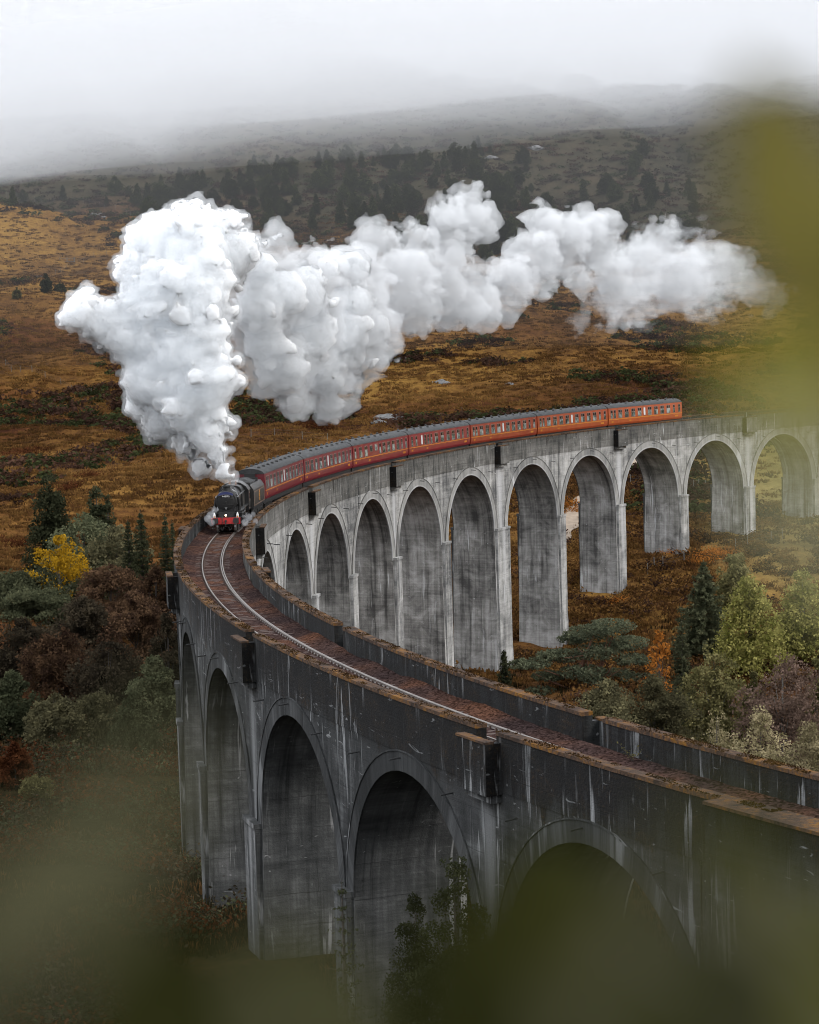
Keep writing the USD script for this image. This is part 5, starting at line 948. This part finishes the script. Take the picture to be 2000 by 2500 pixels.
def steam_material(name, sharp, wisp, sss=False):
    MAT[name] = usdkit.material(stage, '/World/Looks/' + name, {
        'g': ('geometry', {}), 'op': ('attribute', {'attribute': 'steam_cover'}), 'lw': ('layer_weight', {'blend': .5}),
        'n1': ('noise_texture', {'scale': .55, 'detail': 6.0, 'roughness': .68, 'distortion': .4}), 'n2': ('noise_texture', {'scale': .22, 'detail': 5.0, 'roughness': .6}),
        'e0': ('math', {'math_type': 'multiply_add', 'value2': .9, 'value3': -.45}), 'e1': ('math', {'math_type': 'add'}), 'e2': ('map_range', {'range_type': 'smoothstep', 'from_min': sharp[0], 'from_max': sharp[1], 'to_min': 1.0, 'to_max': 0.0, 'clamp': True}),
        'a0': ('math', {'math_type': 'multiply_add', 'value2': -.62, 'value3': .62}), 'a1': ('math', {'math_type': 'subtract'}), 'a2': ('map_range', {'range_type': 'smoothstep', 'from_min': .02, 'from_max': .5, 'to_min': 0.0, 'to_max': 1.0, 'clamp': True}),
        'al': ('math', {'math_type': 'multiply', 'use_clamp': True}), 'al2': ('math', {'math_type': 'multiply', 'value2': wisp}),
        'd': (('diffuse_bsdf', {'color': (.86, .89, .91)}) if not sss else ('principled_bsdf', {'base_color': (.70, .735, .765), 'roughness': 1.0, 'specular_ior_level': 0.0, 'subsurface_weight': 1.0, 'subsurface_method': 'random_walk', 'subsurface_radius': (1.0, 1.0, 1.0), 'subsurface_scale': 1.1})), 't': ('translucent_bsdf', {'color': (.86, .89, .92) if sss else (.9, .93, .95)}), 'dm': ('mix_closure', {'fac': .42 if not sss else .0}), 'n3': ('noise_texture', {'scale': 2.2, 'detail': 5.0, 'roughness': .65}), 'bp': ('bump', {'strength': .22, 'distance': .3}), 'tr': ('transparent_bsdf', {}), 'm': ('mix_closure', {})},
        [('g.position', 'n3.vector'), ('n3.fac', 'bp.height'), ('bp.normal', 'd.normal'), ('g.position', 'n1.vector'), ('g.position', 'n2.vector'), ('n1.fac', 'e0.value1'), ('e0.value', 'e1.value1'), ('lw.facing', 'e1.value2'), ('e1.value', 'e2.value'), ('op.fac', 'a0.value1'), ('n2.fac', 'a1.value1'), ('a0.value', 'a1.value2'), ('a1.value', 'a2.value'),
         ('e2.result', 'al.value1'), ('a2.result', 'al.value2'), ('al.value', 'al2.value1'), ('al2.value', 'm.fac'), ('d.BSDF', 'dm.closure1'), ('t.BSDF', 'dm.closure2'), ('tr.BSDF', 'm.closure1'), ('dm.closure', 'm.closure2')], surface='m.closure')
steam_material('steam_dense', (.80, 1.05), 1.0, True)
steam_material('steam_soft', (.50, 1.0), .92, True)
steam_material('steam_wisp', (.0, .66), .52)
MAT['steam_leak'] = usdkit.material(stage, '/World/Looks/steam_leak', {'v': ('principled_volume', {'color': (.98, .98, 1.0), 'density': .4})}, [], volume='v.volume')
S1 = [(491, 1014, 7, 205.2, 1), (489, 1009, 10, 205.2, 1), (486, 1002, 14, 205.3, 1), (478, 1000, 15, 205.5, 1), (470, 985, 22, 205.5, 1), (455, 955, 36, 206, 1), (440, 915, 52, 206, 1), (420, 870, 70, 207, 1), (395, 825, 92, 207, 1), (448, 800, 66, 206, 1), (330, 790, 85, 208, 1), (385, 740, 105, 208, 1), (300, 720, 80, 208, 1), (430, 715, 70, 207, 1), (345, 880, 55, 209, .9), (400, 930, 45, 208, .9), (420, 975, 26, 207, .85), (300, 850, 40, 210, .8),
      (225, 668, 52, 208, 1), (168, 650, 42, 207, 1), (150, 662, 28, 207, 1), (186, 614, 22, 208, 1), (215, 690, 42, 208, 1), (330, 650, 105, 209, 1), (410, 640, 92, 209, 1), (300, 580, 70, 210, 1), (390, 560, 100, 211, 1), (330, 510, 66, 211, 1), (400, 480, 62, 212, 1), (378, 450, 30, 211, 1), (452, 480, 46, 213, 1), (488, 468, 32, 213, 1), (465, 540, 80, 214, 1), (515, 520, 46, 216, 1), (345, 465, 36, 211, 1)]
S2 = [(545, 560, 62, 221, 1), (545, 640, 78, 221, 1), (590, 620, 82, 223, 1), (560, 720, 72, 222, .95), (595, 780, 72, 224, .9), (650, 700, 82, 227, .9), (640, 600, 78, 226, .95), (690, 790, 70, 230, .8), (720, 720, 82, 232, .85), (700, 850, 44, 230, .7), (615, 845, 42, 225, .75), (560, 800, 36, 222, .8), (740, 640, 78, 234, .8), (690, 565, 46, 231, .9), (750, 560, 56, 235, .9), (780, 690, 66, 237, .75), (745, 790, 38, 234, .7), (580, 500, 26, 222, .55)]
S3 = [(800, 520, 52, 243, .95), (840, 600, 76, 247, .85), (880, 505, 42, 250, .95), (860, 650, 66, 250, .75), (905, 590, 74, 254, .8), (938, 455, 40, 256, 1), (980, 440, 48, 260, 1), (1012, 468, 42, 263, 1), (955, 515, 50, 257, .95), (950, 640, 60, 258, .75), (990, 610, 56, 262, .8), (1015, 655, 42, 265, .75), (1075, 590, 54, 270, .85), (1055, 640, 40, 269, .75), (1115, 540, 56, 275, .95), (1145, 468, 44, 280, .95), (1185, 495, 52, 284, .9), (1230, 482, 44, 289, .8), (1135, 590, 40, 277, .8), (1180, 555, 36, 284, .75), (1272, 482, 36, 294, .65), (1255, 535, 42, 292, .62), (1285, 575, 44, 296, .55), (1215, 590, 30, 288, .5)]
S4 = [(1300, 620, 55, 298, .60), (1345, 560, 62, 303, .70), (1390, 510, 50, 308, .72), (1425, 590, 72, 312, .66), (1330, 655, 38, 301, .48), (1475, 545, 52, 318, .62), (1525, 560, 44, 324, .60), (1475, 620, 40, 318, .48), (1560, 575, 24, 328, .55)]
S5 = [(1300, 610, 60, 299, .5), (1350, 540, 60, 305, .5), (1400, 560, 95, 309, .6), (1440, 600, 80, 314, .6), (1360, 650, 52, 303, .5), (1490, 560, 70, 320, .55), (1540, 590, 58, 327, .5), (1590, 600, 46, 333, .45), (1640, 620, 40, 339, .42), (1270, 655, 42, 294, .45), (1215, 678, 30, 288, .42), (1500, 640, 44, 322, .45), (1270, 560, 40, 295, .5)]
plume = thing('steam_plume', 'billowing white steam cloud rising from the locomotive chimney and drifting right', 'steam')
for lb, h, amp, m, sd in ((S1, .20, 1.0, 'steam_dense', 1), (S2, .27, 1.0, 'steam_soft', 2)):
    g, o_, nr_ = puff_mesh(lb, h, amp, sd, level={1: .15, 2: .7}[sd]); b_ = obj('billow', g, m, plume, smooth=True, prim={'steam_cover': o_}); UsdGeom.Mesh(b_).GetNormalsAttr().Set(Vt.Vec3fArray.FromNumpy(nr_.astype(np.float32)))
for lb, lv, h, am, sd, dn in ((S1, -.18, .20, 1.12, 1, .5), (S2, -.35, .23, 1.5, 2, .30), (S3, -.4, .25, 1.8, 3, .30), (S4, -.3, .27, 2.4, 4, .14), (S5, .1, .32, 3.0, 5, .06)):
    nm_ = 'steam_vapour_' + 'abcde'[sd - 1]; MAT[nm_] = usdkit.material(stage, '/World/Looks/' + nm_, {'v': ('principled_volume', {'color': (.985, .995, 1.0), 'density': dn})}, [], volume='v.volume')
    g, o_, nr_ = puff_mesh(lb, h, am, sd, level=lv, sub=15); obj('vapour', g, nm_, plume)
for lb, lab, sd in (([(588, 1092, 9, 206, .5), (596, 1098, 8, 206, .5), (585, 1106, 8, 205, .5), (573, 1112, 7, 204, .45), (612, 1080, 6, 208, .4), (533, 1083, 7, 207, .5), (524, 1090, 9, 206, .6), (516, 1100, 9, 205, .55), (528, 1106, 8, 205, .6), (538, 1098, 7, 206, .5)], 'thin steam leaking beside the right cylinder of the locomotive', 9), ([(445, 1084, 10, 206, .45), (438, 1092, 9, 205, .45), (446, 1100, 8, 205, .45), (452, 1074, 8, 207, .4)], 'thin steam leaking beside the left cylinder of the locomotive', 10)):
    lb = [l for l in lb if l[0] < 560]
    g, o_, nr_ = puff_mesh(lb, .09, .22, sd); t = thing('steam_wisp', lab, 'steam'); obj('wisp', g, 'steam_leak', t)

# ------------------------------------------------------------------ low cloud over the hills: soft layers of thin mist, each below the next
def mist(name, dens): MAT[name] = usdkit.material(stage, '/World/Looks/' + name, {'v': ('principled_volume', {'color': (.985, .99, 1.0), 'density': dens, 'anisotropy': .0})}, [], volume='v.volume')
def cloud_slab(y0, y1, zlow, ztop, seed, amp, lam, tilt):
    xs, ys = np.linspace(-700, 760, 74), y0 + (y1 - y0) * np.linspace(0, 1, 60) ** 1.3; X, Y = np.meshgrid(xs, ys); n = len(xs); mN = len(ys)
    zb = zlow + tilt * X + amp * 2 * (meshkit.fbm(np.stack([X / lam, Y / lam, 0 * X + seed], -1), 4, seed) - .5)
    zb = np.minimum(zb, ztop + tilt * X - 3); v = np.vstack([np.c_[X.ravel(), Y.ravel(), zb.ravel()], np.c_[X.ravel(), Y.ravel(), (ztop + tilt * X + 9 * (meshkit.fbm(np.stack([X / 120, Y / 120, 0 * X + seed + 9], -1), 3, seed) - .5)).ravel()]]); i = np.arange(X.size).reshape(X.shape)
    q = np.c_[i[:-1, :-1].ravel(), i[1:, :-1].ravel(), i[1:, 1:].ravel(), i[:-1, 1:].ravel()]; N = X.size; f = [q, q[:, ::-1] + N]
    for e, fl in ((i[0], 0), (i[-1], 1), (i[:, 0], 1), (i[:, -1], 0)):
        s = np.c_[e[:-1], e[1:], e[1:] + N, e[:-1] + N]; f.append(s[:, ::-1] if fl else s)
    return v, np.vstack(f)
for k, (y0, zl, am, dens, lam, tilt) in enumerate([(560, 26, 5, .00024, 170, .0), (400, 86, 10, .0016, 150, .085), (400, 95, 9, .0027, 170, .085)]):
    mist(f'mist_layer_{"abcde"[k]}', dens)
    tag(obj('low_cloud', cloud_slab(y0, 1900, zl, [196, 192, 143][k], k + 3, am, lam, tilt), f'mist_layer_{"abcde"[k]}', smooth=False), ['faint mist lying over the whole far hillside', 'white mist that hides the upper hillside', 'densest white cloud hiding the top of the hills'][k], 'mist', kind='stuff')

# ------------------------------------------------------------------ blurred leaves close to the camera
def near_leaf(L, W, curl, seed):
    n, m = 9, 5; u = np.linspace(0, 1, n); w = W * np.sin(PI * u ** .8) ** .8; V = []
    for a, ww in zip(u, w):
        for b in np.linspace(-1, 1, m): V.append((b * ww / 2, a * L, curl * L * (a - .5) ** 2 - .18 * ww * (1 - abs(b)) + .004 * math.sin(9 * a + seed)))
    i = np.arange(n * m).reshape(n, m); return np.array(V), np.c_[i[:-1, :-1].ravel(), i[:-1, 1:].ravel(), i[1:, 1:].ravel(), i[1:, :-1].ravel()]
def orient(v, p0, p1, roll):
    y = p1 - p0; L = np.linalg.norm(y); y = y / L; c = -(p0 - CAM); c /= np.linalg.norm(c); x = np.cross(y, c); x /= np.linalg.norm(x); z = np.cross(x, y); x, z = x * math.cos(roll) + z * math.sin(roll), -x * math.sin(roll) + z * math.cos(roll)
    return p0 + v[:, :1] * x + v[:, 1:2] * y + v[:, 2:] * z
SPRIGS = [('green leafy sprig hanging out of focus at the upper right', [((1800, 150), (2110, 980), .70, .035, .25, 'near_leaf'), ((1960, 330), (2300, 900), .62, .036, -.3, 'near_leaf'), ((2130, 1130), (1770, 800), .52, .026, .5, 'near_leaf_glow'), ((2140, 880), (1900, 1080), .50, .016, .2, 'near_leaf')], (2350, 500)),
          ('pale sprig out of focus over the far right arches', [((2150, 1280), (1790, 1050), .34, .010, .6, 'near_leaf_haze'), ((2260, 1450), (1900, 1190), .36, .011, .4, 'near_leaf_haze')], (2400, 1450)),
          ('dark green sprig out of focus at the lower right corner', [((2260, 2680), (1750, 2090), .85, .058, .2, 'near_leaf_pale'), ((2240, 2150), (1960, 2700), .75, .050, .4, 'near_leaf_dim'), ((1900, 2720), (1470, 2230), .80, .060, -.3, 'near_leaf_dark'), ((1330, 2680), (1690, 2010), .52, .018, .5, 'near_leaf_pale'), ((1980, 2230), (1680, 1940), .52, .018, .3, 'near_leaf_dim'), ((1600, 2600), (1290, 2030), .72, .050, .1, 'near_leaf_dark'), ((1500, 2200), (1230, 2330), .5, .02, .1, 'near_leaf_dim')], (2250, 2800)),
          ('olive sprig out of focus along the bottom edge', [((1120, 2720), (1240, 2090), .62, .038, .2, 'near_leaf_dark'), ((900, 2760), (620, 2270), .72, .052, .5, 'near_leaf_dark'), ((600, 2740), (270, 2240), .72, .052, -.2, 'near_leaf_dark'), ((1500, 2760), (1180, 2340), .66, .048, .2, 'near_leaf_dark'), ((760, 2700), (700, 2290), .40, .012, .2, 'near_leaf_pale')], (900, 2900)),
          ('pale green sprig out of focus at the lower left', [((90, 2400), (460, 1715), .42, .017, .4, 'near_leaf_pale'), ((-150, 2400), (190, 2010), .46, .020, .3, 'near_leaf_pale'), ((-180, 2750), (120, 2330), .46, .022, .2, 'near_leaf_dark')], (-150, 2800))]
for i, (lab, lv, root) in enumerate(SPRIGS):
    t = thing('leafy_sprig', lab, 'leaves'); rp = CAM + ray(*root) * lv[0][2] * 1.05; m = MB()
    for k, (a, b, d, wd, roll, mt) in enumerate(lv):
        p0, p1 = CAM + ray(*a) * d, CAM + ray(*b) * d * 1.04; v, f = near_leaf(np.linalg.norm(p1 - p0), wd, .3, i + k); obj('leaf', (orient(v, p0, p1, roll), f), mt, t, smooth=True); m.tube([rp, (rp + p0) / 2 + [0, 0, -.004], p0], [.0012, .001, .0007], 5)
    obj('stem', m.out(), 'bark', t)
